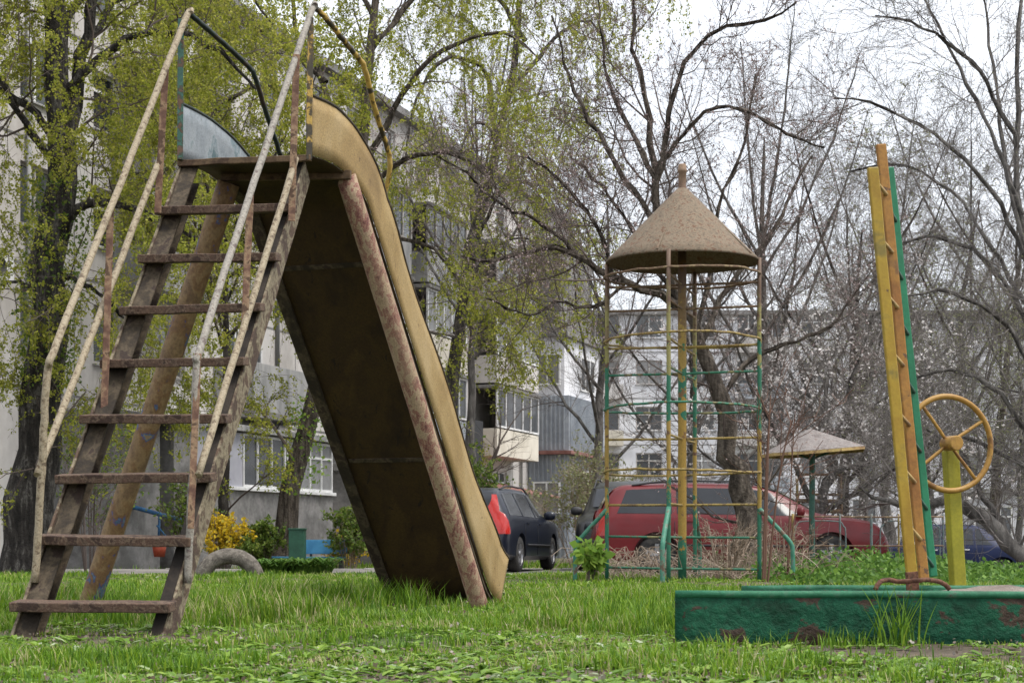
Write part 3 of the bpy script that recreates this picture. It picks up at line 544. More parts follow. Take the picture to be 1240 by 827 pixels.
# ------------------------------------------------------------------ sandbox and what stands in it
A_, B_, C_, D_ = Vector((.666, 7.42, 0)), Vector((4.2, 7.20, 0)), Vector((4.2, 8.35, 0)), Vector((1.05, 8.3, 0))
sb = thing('sandbox', 'green flaking sandbox board with a rolled top edge along the grass', 'sandbox', A_)
for p0, p1, nm in ((A_, B_, 0), (B_, C_, 0), (C_, D_, .0), (D_, A_+Vector((.05, .05, 0)), .075)):
    rows = []; n = 40; d = (p1-p0).normalized(); nn = Vector((d.y, -d.x, 0))
    for i in range(n+1):
        p = p0.lerp(p1, i/n); wob = nn*(.008*math.sin(i*.9)+random.uniform(-.003, .003))
        rows.append([p+Vector((0, 0, -.08))+wob, p+Vector((0, 0, .06))+wob*.8, p+Vector((0, 0, .13-nm))-nn*.004, p+Vector((0, 0, .20-nm))])
    bd = MB().sheet(rows).build('board', M['boxgreen'], sb, solid=.03)
    pts = [p0.lerp(p1, i/24)+Vector((0, 0, .203-nm+random.uniform(-.002, .002)))+nn*.006 for i in range(25)]
    MB().tube(pts, .0165, 10, 1, .001).build('rolled_edge', M['boxlip'], bd)
# sand
rows = []
for i in range(13):
    row = []
    for j in range(27):
        p = (A_.lerp(D_, i/12)).lerp(B_.lerp(C_, i/12), j/26); e = min(i, 12-i, 3)/3
        z = .09+.11*math.exp(-((p.x-2.0)/.55)**2)*e+.03*e*math.sin(p.x*5)*math.sin(p.y*7)+random.uniform(0, .012)
        row.append((p.x, p.y, z))
    rows.append(row)
MB().sheet(rows).build('sand', M['sand'], sb)
tag(bpy.data.objects['sand'], kind='stuff')
lp = thing('climbing_ladder', 'tall leaning yellow, orange and green bars joined by short rungs in the sandbox', 'climbing ladder', P(1112, 705, 8.05))
bars = [('baryellow', (1104.5, 700, 8.0), (1056.5, 203, 8.0), .048, .026), ('barorange', (1119, 702, 8.16), (1066.5, 175, 8.2), .045, .026), ('bargreen', (1130, 698, 8.3), (1077, 203, 8.4), .036, .03)]
for m, p0, p1, w_, t_ in bars:
    o = MB().bar(P(*p0), P(*p1), w_, t_, (1, .12, 0), 12, .0012).build('bar', M[m], lp, bevel=.005)
    if m != 'baryellow': continue
    d = (P(*p0)-P(*p1)).normalized(); MB().bar(P(*p0)-d*.03, P(*p0)+d*.14, w_+.004, t_+.004, (1, .12, 0), 5, .003).build('rusted_foot', M['rustbase'] if m == 'baryellow' else M[m], o, bevel=.003)
for i, y in enumerate((228, 298, 365, 435, 507, 576, 645)):
    f0 = lambda b_, yy: P(b_[1][0]+(b_[2][0]-b_[1][0])*(b_[1][1]-yy)/(b_[1][1]-b_[2][1]), yy, b_[1][2]+(b_[2][2]-b_[1][2])*(b_[1][1]-yy)/(b_[1][1]-b_[2][1]))
    MB().tube([f0(bars[0], y-8)+Vector((.012, 0, 0)), f0(bars[1], y+8)+Vector((0, -.012, 0))], [.006, .009], 8).build('rung', M['mushroomrim'], lp)
    MB().tube([f0(bars[1], y+26)+Vector((.014, 0, 0)), f0(bars[2], y+40)+Vector((0, -.012, 0))], [.006, .009], 8).build('rung', M['greenpost'], lp)
hp = [(1060, 713), (1064, 706), (1073, 702), (1092, 704), (1110, 703), (1128, 702), (1142, 706), (1150, 714)]
tag(MB().tube([P(x, y, 7.8+.05*math.sin(x*.1)) for x, y in hp], .0105, 8, 4, .002).build('rusty_hoop', M['rustbase']), 'bent rusty iron rod lying in the sand at the foot of the coloured bars', 'iron rod')
sw = thing('steering_wheel_post', 'lime yellow square post carrying an amber play steering wheel', 'play steering wheel', P(1161, 712, 8.8))
MB().bar(P(1163, 740, 8.8)-Vector((0, 0, .12)), P(1150.5, 545, 8.8), .065, .065, (1, .2, 0), 8, .001).build('post', M['postolive'], sw, bevel=.006)
hc = P(1149, 537, 8.71); wu, wv = Vector((.955, .295, 0)), Vector((-.04, -.02, 1)).normalized()
sw2 = MB(); sw2.tube([hc+wu*.228*math.cos(a)+wv*.226*math.sin(a) for a in np.linspace(0, 2*math.pi, 56, endpoint=False)], .0138, 10, closed=True); ring = sw2.build('steering_wheel', M['wheelpaint'], sw)
for a in (127, 31, 216, -51):
    a = math.radians(a); MB().tube([hc, hc+wu*.222*math.cos(a)+wv*.22*math.sin(a)], .0085, 8, 1, .0008).build('spoke', M['wheelpaint'], ring)
wn = wu.cross(wv).normalized(); hb = MB(); hb.tube([hc-wn*.03, hc+wn*.075], .036, 20); hb.build('hub', M['wheelpaint'], ring, bevel=.005)

# ------------------------------------------------------------------ tyre, benches, bin, fence, rail
tp = P(278, 700, 21.5)
ty = MB(); pts = []
for a in np.linspace(-.25, math.pi+.25, 30):
    pts.append(Vector((tp.x+.31*math.cos(a), tp.y+.05*math.cos(a), gzf(tp.x, tp.y)-.05+.27*math.sin(a)+.02)))
ty.tube(pts, .095, 14, 1, .004); tag(ty.build('half_buried_tyre', M['tyre']), 'pale worn tyre half buried upright in the grass by the slide', 'tyre')

def bench(name, label, cx, d, w, back, rz=0):
    g = gzf(cx, d); t = thing(name, label, 'bench', (cx, d, g), 'blue benches before the flats', rz)
    L = lambda x, y, z: Vector((cx+x, d+y, g+z))
    for k in range(3): MB().box(L(-w/2, -.2+k*.13, .36), L(w/2, -.2+k*.13+.11, .395)).build('seat_board', M['bluepaint'], t, bevel=.006)
    if back: MB().bar(L(-w/2, .24, .60), L(w/2, .24, .60), .30, .03, (0, .1, 1)).build('backrest', M['bluepaint'], t, bevel=.006)
    for s in (-1, 1):
        MB().box(L(s*w*.38-.03, -.18, 0), L(s*w*.38+.03, .2, .36)).build('leg', M['trim'], t, bevel=.005)
        if back: MB().bar(L(s*w*.38, .20, .1), L(s*w*.38, .265, .74), .05, .03, (1, 0, 0)).build('back_post', M['trim'], t)
    return t
bench('blue_bench', 'bright blue bench with a wide backrest board right of the green bin', P(394, 660, 38).x, 38.0, .86, True)
bench('blue_bench', 'low blue bench without backrest left of the green bin, in front of the shrub', P(338, 660, 38).x, 38.3, .6, False)
bx = P(360, 660, 37.2).x; bg_ = gzf(bx, 37.2)
bn = thing('litter_bin', 'dark green sheet metal litter bin between the blue benches', 'bin', (bx, 37.2, bg_))
MB().box((bx-.16, 37.05, bg_+.12), (bx+.16, 37.4, bg_+.93)).build('body', M['bingreen'], bn, bevel=.012)
MB().box((bx-.175, 37.03, bg_+.925), (bx+.175, 37.42, bg_+.955)).build('rim', M['bingreen'], bn, bevel=.006)
for s in (-1, 1): MB().box((bx+s*.13-.02, 37.1, bg_), (bx+s*.13+.02, 37.34, bg_+.12)).build('leg', M['trim'], bn)
rl = thing('blue_handrail', 'blue painted sloping handrail in front of the grey porch wall', 'handrail', P(170, 670, 42))
MB().tube([P(118, 602, 42), P(228, 632, 41.4)], .05, 8, 1, .002).build('top_rail', M['bluerail'], rl)
for x, y in ((124, 603), (193, 622), (222, 630)): MB().tube([P(x, y, 41.8), P(x-1, y+38, 41.8)], .028, 8, 1).build('post', M['bluerail'], rl)
MB().tube([P(190, 636, 41.7), P(206, 655, 41.6)], .022, 8, 1).build('stay', M['bluerail'], rl)
bk = thing('bucket', 'small faded red bucket standing among weeds by the flats', 'bucket', P(193, 674, 40.6))
b = MB(); c = P(193, 674, 40.6); b.lathe([(0, 0), (.12, 0), (.17, .32), (.155, .32), (.11, .03), (0, .03)], c, 20); b.build('body', M['bucketred'], bk)
MB().tube([c+Vector((.165*math.cos(a), 0, .31+.1*math.sin(a))) for a in np.linspace(0, math.pi, 9)], .006, 6).build('handle', M['trim'], bk)
fn = thing('low_metal_fence', 'low thin metal fence with rounded hoops in front of the red car bonnet', 'fence', P(1030, 690, 24.2))
for x0, x1, y, m in ((957, 1142, 625, 'ringrust'), (957, 1142, 660, 'ringrust')):
    MB().tube([P(x0, y, 24.3), P((x0+x1)/2, y+.8, 24.2), P(x1, y+.5, 24.1)], .012, 6, 4, .002).build('rail', M[m], fn)
for i, x in enumerate((960, 1017, 1055, 1088, 1118, 1142)): MB().tube([P(x, 622, 24.2), P(x+.5, 700, 24.2)], .014 if i % 2 else .02, 6, 1, .002).build('post', M['ringyellow'] if i in (0, 3) else M['fencegrey'], fn)
for x0, x1 in ((962, 1024), (1066, 1100), (1102, 1138)):
    MB().tube([P(x0, 700, 24.2), P(x0, 645, 24.2), P(x0+3, 636, 24.2), P(x0+10, 631, 24.2), P(x1-10, 631, 24.2), P(x1-3, 637, 24.2), P(x1, 645, 24.2), P(x1, 700, 24.2)], .010, 6, 3).build('hoop', M['fencegrey'], fn)
cl = thing('metal_climbing_frame', 'distant rusty frame of thin yellow tubes beyond the mushroom shelter', 'climbing frame', P(985, 640, 37))
for x in (965, 1018): MB().tube([P(x, 575, 37), P(x+2, 672, 37)], .03, 6, 1).build('post', M['ringyellow'] if x < 1000 else M['ringrust'], cl)
for y in (574, 598, 606, 618): MB().tube([P(963, y, 37), P(1020, y+1, 37)], .03 if y < 600 else .05, 6, 1).build('rail', M['ringrust'], cl)
wf = thing('wooden_fence', 'grey board fence under the red brown awning behind the dark estate car', 'fence', P(635, 680, 62))
for i in range(18):
    x = 604+i*3.6; p = P(x, 680, 62); p.z = gzf(p.x, 62)
    if i % 3 == 0: MB().box((p.x-.05, 62.06, p.z), (p.x+.05, 62.12, p.z+2.4)).build('fence_post', M['greywood'], wf)
    MB().box((p.x-.047, 62, p.z), (p.x+.047, 62.03, p.z+2.3+random.uniform(-.06, .06))).build('fence_board', M['greywood'], wf)

# ------------------------------------------------------------------ blocks of flats
def window_mesh(w_, h_, cols, rows, m, pane, fr=.07):
    """a window in its own frame: x right, z up, outside is -y"""
    b = MB()
    for x in [0] + [w_*k/cols for k in range(1, cols)] + [w_]:
        x0 = min(max(x-fr/2, 0), w_-fr); b.box((x0, -.04, 0), (x0+fr, .03, h_))
    for r in range(rows+1):
        z0 = min(max(h_*(r/rows if r in (0, rows) else .68)-fr/2, 0), h_-fr)
        for k in range(cols):
            b.box((w_*k/cols+fr/2+.002, -.037, z0), (w_*(k+1)/cols-fr/2-.002, .027, z0+fr))
    p = MB().add([(0, 0, 0), (w_, 0, 0), (w_, 0, h_), (0, 0, h_)], [(0, 1, 2, 3)])
    return b, p
def add_window(parent, x, y, z, w_, h_, cols=2, rows=1, m='winframe', pane='winpane', rz=0, cache={}, sill=False):
    key = (round(w_, 2), round(h_, 2), cols, rows, m, pane)
    if key not in cache:
        hold = bpy.data.objects.new('h', None); hold['_local'] = 1
        b, p = window_mesh(w_, h_, cols, rows, m, pane)
        fo = b.build('window', M[m], hold); po = p.build('pane', M[pane], hold); fo.parent = None; po.parent = None
        cache[key] = (fo.data, po.data); bpy.data.objects.remove(fo); bpy.data.objects.remove(po); bpy.data.objects.remove(hold)
    f = bpy.data.objects.new('window', cache[key][0]); COL.objects.link(f); f.parent = parent; f.location = (x, y, z); f.rotation_euler = (0, 0, rz)
    p = bpy.data.objects.new('pane', cache[key][1]); COL.objects.link(p); p.parent = f
    if sill:
        s_ = MB().box((-.06, -.22, -.05), (w_+.06, -.134, -.012)); so_ = s_.build('sill', M['greyparapet'], f)
    return f
def block(name, label, loc, rz, L, depth, ztop, cols, wall, z1=1.0, floors=5, sill=.85, wh=1.4, skip=lambda i, k: False, seed=1):
    """cols: list of (x, width, panes); the wall has real openings at each window"""
    r = random.Random(seed); t = thing(name, label, 'apartment block', loc, None, rz, True); b = MB()
    zs = [(z1+2.8*k+sill, z1+2.8*k+sill+wh) for k in range(floors)]
    lo = -1.5
    for k, (a, c) in enumerate(zs):
        b.box((0, 0, lo), (L, .3, a)); x0 = 0
        for (x, w_, n) in cols:
            if skip(x, k): continue
            b.box((x0, 0, a), (x, .3, c)); x0 = x+w_
            add_window(t, x, .13, a, w_, wh, n, 2 if r.random() < .5 else 1, 'winframe' if r.random() < .65 else 'winold', 'winpane' if r.random() < .7 else 'curtain', sill=True)
        b.box((x0, 0, a), (L, .3, c)); lo = c
    b.box((0, 0, lo), (L, .3, ztop)); b.box((0, .301, -1.5), (L, depth, ztop-.01))
    b.build('wall', wall, t)
    MB().box((-.3, -.35, ztop+.002), (L+.3, depth+.3, ztop+.25)).build('roof', M['concrete'], t)
    seams = MB()
    for k in range(floors): seams.box((0, -.012, z1+2.8*k-.03), (L, -.003, z1+2.8*k+.02))

    for k in range(1, int(L/3.15)):
        if 'receding' in label: seams.box((.3+3.15*k, -.010, -1), (.335+3.15*k, -.004, ztop-.1))
    seams.build('panel_joint', M['concrete'], t)
    return t
def part(t, name, m, lo, hi, bevel=.01): return MB().box(lo, hi).build(name, M[m], t, bevel=bevel)
rzA = math.atan2(1, .309); LA = Vector((-23.3+.309*24, 24, -.3))
uA = lambda D: (D-24)*1.0467
colsA = [(1.2+3.15*i, 1.5 if i % 3 else 1.2, 2 if i % 3 else 1) for i in range(19)]
busy = [(uA(42.0), uA(54.3), 0), (uA(48.7), uA(53.2), 1), (uA(69), uA(76), 1), (uA(69), uA(76), 2), (uA(56), uA(63), 0), (uA(77.5), uA(84), 0), (uA(77.5), uA(84), 1), (uA(77.5), uA(84), 2), (uA(53.2), uA(54.7), 1)]
def skipA(x, k): return any(a-1.8 < x < c and kk_ == k for a, c, kk_ in busy)
BA = block('apartment_block', 'pale five storey block of flats receding on the left behind the birch and slide', LA, rzA, uA(84.5), 12, 15.3, colsA, M['wallpale'], z1=1.3, skip=skipA)
# ground floor glazed balcony
u0, u1 = uA(45.6), uA(54.2)
g = part(BA, 'balcony', 'concrete', (u0, -1.3, -1), (u1, -.002, 2.05))
for a, c, m in ((u0+2.9, u0+5.6, 3), (u0+5.7, u1-.05, 4)):
    add_window(BA, a, -1.28, 2.15, c-a, 1.42, m, 2 if m == 4 else 1, 'winframe', 'curtain' if m == 4 else 'winpane')
part(BA, 'balcony_panel', 'lilac', (u0, -1.32, 2.15), (u0+2.85, -.003, 3.57)); part(BA, 'balcony_sill', 'winframe', (u0-.03, -1.4, 2.052), (u1+.05, -.004, 2.148))
part(BA, 'balcony_roof', 'greyparapet', (u0-.1, -1.5, 3.6), (u1+.1, -.004, 3.76)); part(BA, 'balcony_end', 'lilac', (u1-.04, -1.24, 2.15), (u1, -.005, 3.598))
add_window(BA, u1+.001, -1.2, 2.15, 1.15, 1.42, 2, 2, 'winframe', 'curtain', math.pi/2)
# stained grey balcony over it
u0, u1 = uA(49.2), uA(52.7)
part(BA, 'balcony', 'greyparapet', (u0, -1.2, 4.25), (u1, -1.12, 5.55)); part(BA, 'balcony_end', 'greyparapet', (u1-.06, -1.118, 4.25), (u1, -.004, 5.55)); part(BA, 'balcony_end', 'greyparapet', (u0, -1.118, 4.25), (u0+.06, -.004, 5.55))
part(BA, 'balcony_floor', 'concrete', (u0-.05, -1.25, 4.06), (u1+.05, -.004, 4.247)); add_window(BA, u0+.4, -.02, 5.0, 2.6, 1.6, 3, 1)
add_window(BA, uA(52.9), -.05, 4.2, .75, .8, 1, 1, 'winold', 'curtain'); part(BA, 'sill', 'greyparapet', (uA(52.9)-.06, -.12, 4.13), (uA(52.9)+.82, -.003, 4.195))
MB().tube([(uA(52.2)+.9, -.07, 3.8), (uA(52.2)+.9, -.07, 15)], .06, 8, 1).build('drain_pipe', M['greyparapet'], BA)
for D_i in (40.4, 63.8, 76.4): MB().tube([(uA(D_i), -.09, .2), (uA(D_i), -.09, 15.2)], .06, 8, 1).build('drain_pipe', M['greyparapet'], BA)
for D_i, z in ((55.9, 6.4), (67.6, 7.1), (67.4, 4.2), (38.6, 6.3)):
    ac = part(BA, 'air_conditioner', 'winframe', (uA(D_i), -.40, z), (uA(D_i)+.8, -.08, z+.55)); MB().lathe([(.2, -.415), (.2, -.402), (0, -.403)], (uA(D_i)+.3, 0, z+.28), 18, 'y').build('fan_grille', M['trim'], ac)
# entrance with concrete side walls
u0, u1 = uA(57), uA(62)
part(BA, 'porch_wall', 'concrete', (u0-.35, -2.3, -1), (u0, -.004, 2.9)); part(BA, 'porch_wall', 'concrete', (u1, -2.3, -1), (u1+.3, -.004, 2.9)); part(BA, 'porch_roof', 'concrete', (u0-.5, -2.5, 2.902), (u1+.5, -.005, 3.15))
part(BA, 'doorway', 'darkvoid', (u0+.005, -.6, -1), (u1-.005, -.006, 2.895)); part(BA, 'porch_board', 'corrugated', (u0-.2, -1.6, 3.6), (u1-.5, -.006, 4.6))
u0, u1 = uA(41.3), uA(45.3)
part(BA, 'porch_wall', 'concrete', (u0, -1.6, -1), (u1-1.9, -.004, 3.5)); part(BA, 'porch_wall', 'concrete', (u1-1.2, -1.6, -1), (u1, -.004, 3.5)); part(BA, 'doorway', 'darkvoid', (u1-1.895, -1.2, -1), (u1-1.205, -.005, 3.495)); part(BA, 'porch_roof', 'concrete', (u0-.2, -1.8, 3.502), (u1+.1, -.005, 3.68))
# upper balconies along the facade
for D0, D1, k, m in ((70, 75.4, 1, 'wallcream'), (70, 75.4, 2, 'wallpale'), (70, 75.4, 3, 'greyparapet'), (33, 37, 2, 'greyparapet'), (44, 48, 2, 'greyparapet'), (44, 48, 3, 'concrete'), (62.5, 66.5, 1, 'corrugated'), (62.5, 66.5, 2, 'wallcream'), (62.5, 66.5, 3, 'greyparapet'), (57, 61, 2, 'wallcream'), (57, 61, 3, 'greyparapet')):
    u0, u1, z = uA(D0), uA(D1), 1.3+2.8*k
    part(BA, 'balcony', m, (u0, -1.15, z-.1), (u1, -.004, z+.95)); add_window(BA, u0, -1.13, z+1.0, u1-u0, 1.5, 5, 1, 'winframe' if k < 3 else 'winold', 'curtain' if k == 2 else 'winpane')
    part(BA, 'balcony_roof', 'concrete', (u0-.05, -1.25, z+2.502), (u1+.05, -.004, z+2.62)); part(BA, 'balcony_end', m, (u1-.05, -1.1, z+.952), (u1, -.005, z+2.5))
# stack of sheet-metal enclosed balconies at the far end
u0, u1 = uA(77.6), uA(83.2)
part(BA, 'enclosed_balcony', 'corrugated', (u0, -1.7, -1), (u1, -.004, 4.4)); part(BA, 'enclosed_balcony', 'corrugated', (u0-.1, -1.85, 4.56), (u1+.1, -.004, 6.9)); part(BA, 'enclosed_balcony', 'wallwhite', (u0+.05, -1.6, 6.902), (u1, -.004, 9.4)); part(BA, 'enclosed_balcony', 'concrete', (u0+.1, -1.4, 9.6), (u1-.4, -.004, 13.6))
part(BA, 'balcony_floor', 'redroof', (u0-.3, -2.0, 4.402), (u1+.2, -.005, 4.555)); part(BA, 'balcony_floor', 'concrete', (u0-.15, -1.8, 9.402), (u1+.1, -.005, 9.598))
for z0_, z1_, y0_, y1_ in ((-.9, 4.39, -1.76, -1.702), (4.6, 6.88, -1.91, -1.852)):
    rib = MB()
    for i in range(30): x = u0+i*.19; rib.box((x, y0_, z0_), (x+.06, y1_, z1_))
    rib.build('cladding', M['corrugated'], BA)
for z in (1.9, 7.35): add_window(BA, u0-.06 if z < 5 else u0-.01, -.25, z, 1.2, 1.35, 2, 1, 'winframe', 'curtain', -math.pi/2)
rib = MB()
for i in range(9): y = -.08-i*.19; rib.box((u0-.05, y-.06, -.9), (u0-.003, y, 1.85)); rib.box((u0-.05, y-.06, 3.3), (u0-.003, y, 4.39)); rib.box((u0-.15, y-.06, 4.6), (u0-.103, y, 6.88))
rib.build('cladding', M['corrugated'], BA)
for z in (2.3, 7.3): add_window(BA, u0+2.6, -1.73 if z < 5 else -1.62, z, 2.4, 1.5, 3, 1)
MB().add([(uA(64), -2.6, 2.55), (uA(74), -2.6, 2.45), (uA(74), -.01, 3.05), (uA(64), -.01, 3.1)], [(0, 1, 2, 3)]).build('awning', M['redroof'], BA, solid=.06)
part(BA, 'service_box', 'trim', (uA(65), -1.1, 3.2), (uA(68.5), -.006, 5.2))

XB = P(686, 600, 110).x
colsB = [(.3, 2.9, 4), (4.2, 1.6, 2), (7.4, 1.6, 2), (10.3, 2.9, 4)] + [(14.2+3.1*i, 1.5, 2) for i in range(12)]
BB = block('apartment_block', 'white five storey block of flats facing across the yard behind the climbing tower', Vector((XB, 110, -.3)), 0, 52, 12, 14.4, colsB, M['wallwhite'], z1=.95, seed=5, wh=1.45)
for k in range(5):
    part(BB, 'balcony', 'wallcream' if k in (1, 2) else 'wallpale', (.1, -.9, .95+2.8*k-.1), (3.4, -.1, .95+2.8*k+.8))
    part(BB, 'balcony', 'corrugated' if k % 2 else 'wallpale', (10.1, -.9, .95+2.8*k-.1), (13.4, -.1, .95+2.8*k+.8))
SHED = thing('wall_hatch', 'low white kiosk with barred panes behind the blue sedan', 'kiosk', P(1222, 660, 60), None, 0, True)
SHED.location.z = -.6
part(SHED, 'wall', 'wallwhite', (-1.5, 0, 0), (3, 2.5, 2.6)); part(SHED, 'roof', 'greyparapet', (-1.7, -.25, 2.602), (3.2, 2.7, 2.75)); add_window(SHED, -1.2, -.06, 1.0, 1.3, 1.2, 3, 2); add_window(SHED, .6, -.06, 1.0, 1.6, 1.2, 4, 2)

# ------------------------------------------------------------------ cars
def car(name, label, loc, rz, paint, st, wheels, wr, tr, sidewin, wind, rear, kind='estate', rails=True, n=56):
    """st: stations (x, half width, sill z, belt z, top z, top half width); x forward, z up from the road"""
    t = thing(name, label, 'car', loc, 'cars parked behind the playground', rz, True)
    st = np.array(st); xs = np.linspace(st[0, 0], st[-1, 0], n); S = np.stack([np.interp(xs, st[:, 0], st[:, i]) for i in range(6)], 1)
    for i in range(1, 6):
        s = S[:, i].copy(); s[1:-1] = .25*S[:-2, i]+.5*S[1:-1, i]+.25*S[2:, i]; S[:, i] = s
    fn_ = lambda x: [float(np.interp(x, xs, S[:, i])) for i in range(6)]
    rows = []
    for x, w_, zs, zb, zt, wt in S:
        e = min(.06, (zt-zb)*.5+.01); hh = zb-zs
        half = [(.0, zs), (w_*.9, zs), (w_*.985, zs+.10*hh), (w_, zs+.42*hh), (w_*1.004, zs+.60*hh), (w_*.985, zs+.9*hh), (w_*.955, zb), (wt, zt-e), (wt*.93, zt-e*.35), (wt*.6, zt), (0, zt+.012)]
        rows.append([Vector((x, -y, z)) for y, z in half] + [Vector((x, y, z)) for y, z in half[-2:0:-1]])
    m = len(rows[0]); b = MB(); vs_ = [p for r in rows for p in r]
    fs = [(i*m+j, (i+1)*m+j, (i+1)*m+(j+1) % m, i*m+(j+1) % m) for i in range(n-1) for j in range(m)]
    fs += [tuple(range(m)), tuple(((n-1)*m+j) for j in range(m))[::-1]]
    b.add(vs_, fs, True); body = b.build('body', M[paint], t)
    bmz = bmesh.new(); bmz.from_mesh(body.data); bmesh.ops.recalc_face_normals(bmz, faces=bmz.faces); bmz.to_mesh(body.data); bmz.free()
    # wheel arches cut into the body
    cut = MB()
    for wx in wheels:
        for s in (-1, 1):
            w_ = fn_(wx)[1]; ring = [(wx+(wr+.055)*math.cos(a), wr+(wr+.055)*math.sin(a)) for a in np.linspace(0, 2*math.pi, 36, endpoint=False)]
            y0, y1 = s*(w_-.26), s*(w_+.2); k = len(ring)
            f = [(i, (i+1) % k, k+(i+1) % k, k+i) for i in range(k)]+[tuple(range(k))[::-1], tuple(range(k, 2*k))]
            cut.add([(x, y0, z) for x, z in ring]+[(x, y1, z) for x, z in ring], f)
    co_ = cut.build('cut', M['trim'], t); bmz = bmesh.new(); bmz.from_mesh(co_.data); bmesh.ops.recalc_face_normals(bmz, faces=bmz.faces); bmz.to_mesh(co_.data); bmz.free()
    md = body.modifiers.new('b', 'BOOLEAN'); md.object = co_; md.operation = 'DIFFERENCE'; md.solver = 'EXACT'
    bpy.context.view_layer.update(); dg = bpy.context.evaluated_depsgraph_get(); me = bpy.data.meshes.new_from_object(body.evaluated_get(dg)); body.modifiers.clear(); body.data = me; bpy.data.objects.remove(co_)
    me.set_sharp_from_angle(angle=math.radians(38))
    def surf(x, z, s, off=.006):
        _, w_, zs, zb, zt, wt = fn_(x); e = min(.06, (zt-zb)*.5+.01); f = (z-zb)/max(zt-e-zb, .02)
        return Vector((x, s*(w_*.955+(wt-w_*.955)*f+off), z))
    for s in (-1, 1):
        for (x0, x1, l0, l1, zhi) in sidewin:
            rows = []; 
            for i in range(13):
                r = []
                for j in range(5):
                    f = j/4; a = i/12; x = (x0+l0*f)*(1-a)+(x1+l1*f)*a; _, w_, zs, zb, zt, wt = fn_(x); z = zb+.025+(min(zhi, zt-.085)-zb-.025)*f; r.append(surf(x, max(z, zb+.02), s))
                rows.append(r)
            MB().sheet(rows).build('side_window', M['glass'], t)
    for (xa, xb, nm) in ((wind[0], wind[1], 'windscreen'), (rear[0], rear[1], 'rear_window')):
        rows = []
        for i in range(11):
            x = xa+(xb-xa)*i/10; _, w_, zs, zb, zt, wt = fn_(x); d = .012; dx = .01 if nm == 'windscreen' else -.012
            rows.append([Vector((x+dx, wt*.86*y, zt+d+.012-(.022*abs(y)**1.5))) for y in np.linspace(-1, 1, 9)])
        MB().sheet(rows).build(nm, M['glass'], t)
    for wx in wheels:
        for s in (-1, 1):
            w_ = fn_(wx)[1]; c = Vector((wx, s*(w_-.02), wr)); tw_ = .2
            tb = MB(); tb.lathe([(wr*.62, 0), (wr*.9, 0), (wr*.985, s*-.03), (wr, s*-.06), (wr, s*-(tw_-.04)), (wr*.9, s*-tw_), (wr*.6, s*-tw_)], c, 36, 'y')
            wh = tb.build('wheel', M['rubber'], t)
            rb = MB(); rb.lathe([(wr*.63, -s*.004), (wr*.6, s*-.03), (wr*.57, s*-.07), (wr*.3, s*-.09), (.0, s*-.09)], c, 36, 'y')
            for k in range(5 if kind != 'sedan' else 8):
                a = 2*math.pi*k/(5 if kind != 'sedan' else 8)+.3; d = Vector((math.cos(a), 0, math.sin(a)))
                rb.bar(c+d*.03+Vector((0, -s*.03, 0)), c+d*wr*.59+Vector((0, -s*.022, 0)), .07, .03, (-math.sin(a), 0, math.cos(a)))
            rb.lathe([(.06, -s*.07), (.06, -s*.005), (0, -s*.004)], c, 16, 'y'); rb.build('rim', M['rim'], wh)
    for s in (-1, 1):
        mxp = wind[1]-.12 if wind[1] > wind[0] else wind[1]; p = surf(mxp-.12, fn_(mxp-.12)[3]+.07, s, .03)
        mb_ = MB(); mb_.lathe([(0, -.11), (.06, -.1), (.085, -.03), (.08, .05), (.05, .1), (0, .11)], (0, 0, 0), 14, 'y', 0)
        mb_.v = [(p.x+v[0]*.75, p.y+s*.09+v[1], p.z+.02+v[2]) for v in mb_.v]; mb_.bar(p, p+Vector((0, s*.06, .0)), .05, .03); mb_.build('mirror', M[paint] if kind != 'suv' else M['trim'], t)
        if rails:
            pts = [surf(x, fn_(x)[4]-.06, s, -.04)+Vector((0, 0, .085 if 0 < i < 5 else .04)) for i, x in enumerate(np.linspace(sidewin[0][0]+.25, sidewin[-1][1]-.45, 6))]
            MB().tube(pts, .016, 8, 4).build('roof_rail', M['trim'], t)
        for (x0, x1, *_r) in sidewin[-2:]:
            x = x0+.1; z = fn_(x)[3]-.09; p = surf(x, fn_(x)[3], s, .0); p.z = z
            MB().bar(p+Vector((0, s*.035, 0)), p+Vector((.17, s*.035, 0)), .035, .03, (0, 0, 1)).build('door_handle', M['chrome'] if kind == 'sedan' else M[paint], t, bevel=.006)
            q_ = MB(); xx = x0-.04
            q_.tube([Vector((xx, s*(fn_(xx)[1]*f+.001), z_)) for f, z_ in ((.957, fn_(xx)[3]-.01), (.99, fn_(xx)[3]-.12), (1.005, fn_(xx)[3]-.28), (1.0, fn_(xx)[3]-.45), (.985, fn_(xx)[2]+.09))], .005, 5, 1).build('door_seam', M['trim'], t)
        sl2 = MB(); xs2 = np.linspace(wheels[0]+wr+.1, wheels[1]-wr-.1, 6)
        sl2.tube([Vector((x, s*(fn_(x)[1]+.004), fn_(x)[2]+.36*(fn_(x)[3]-fn_(x)[2]))) for x in xs2], .02, 6, 1).build('side_moulding', M['trim'] if kind != 'sedan' else M['chrome'], t)
    return t, fn_, surf
estate = [(-2.36, .70, .40, .50, .56, .66), (-2.33, .80, .33, .56, .64, .72), (-2.30, .83, .29, .66, .72, .74), (-2.27, .85, .27, .86, .96, .72), (-2.16, .87, .25, .94, 1.22, .67), (-2.04, .88, .23, .955, 1.38, .635), (-1.85, .885, .22, .955, 1.44, .62), (-.9, .9, .21, .945, 1.475, .625), (.1, .9, .2, .93, 1.455, .625), (.45, .9, .2, .92, 1.40, .62), (.9, .9, .2, .915, 1.17, .66), (1.22, .89, .2, .905, .985, .74), (1.75, .88, .2, .86, .925, .74), (2.1, .85, .22, .80, .85, .70), (2.26, .80, .26, .70, .755, .66), (2.34, .70, .33, .52, .60, .6)]
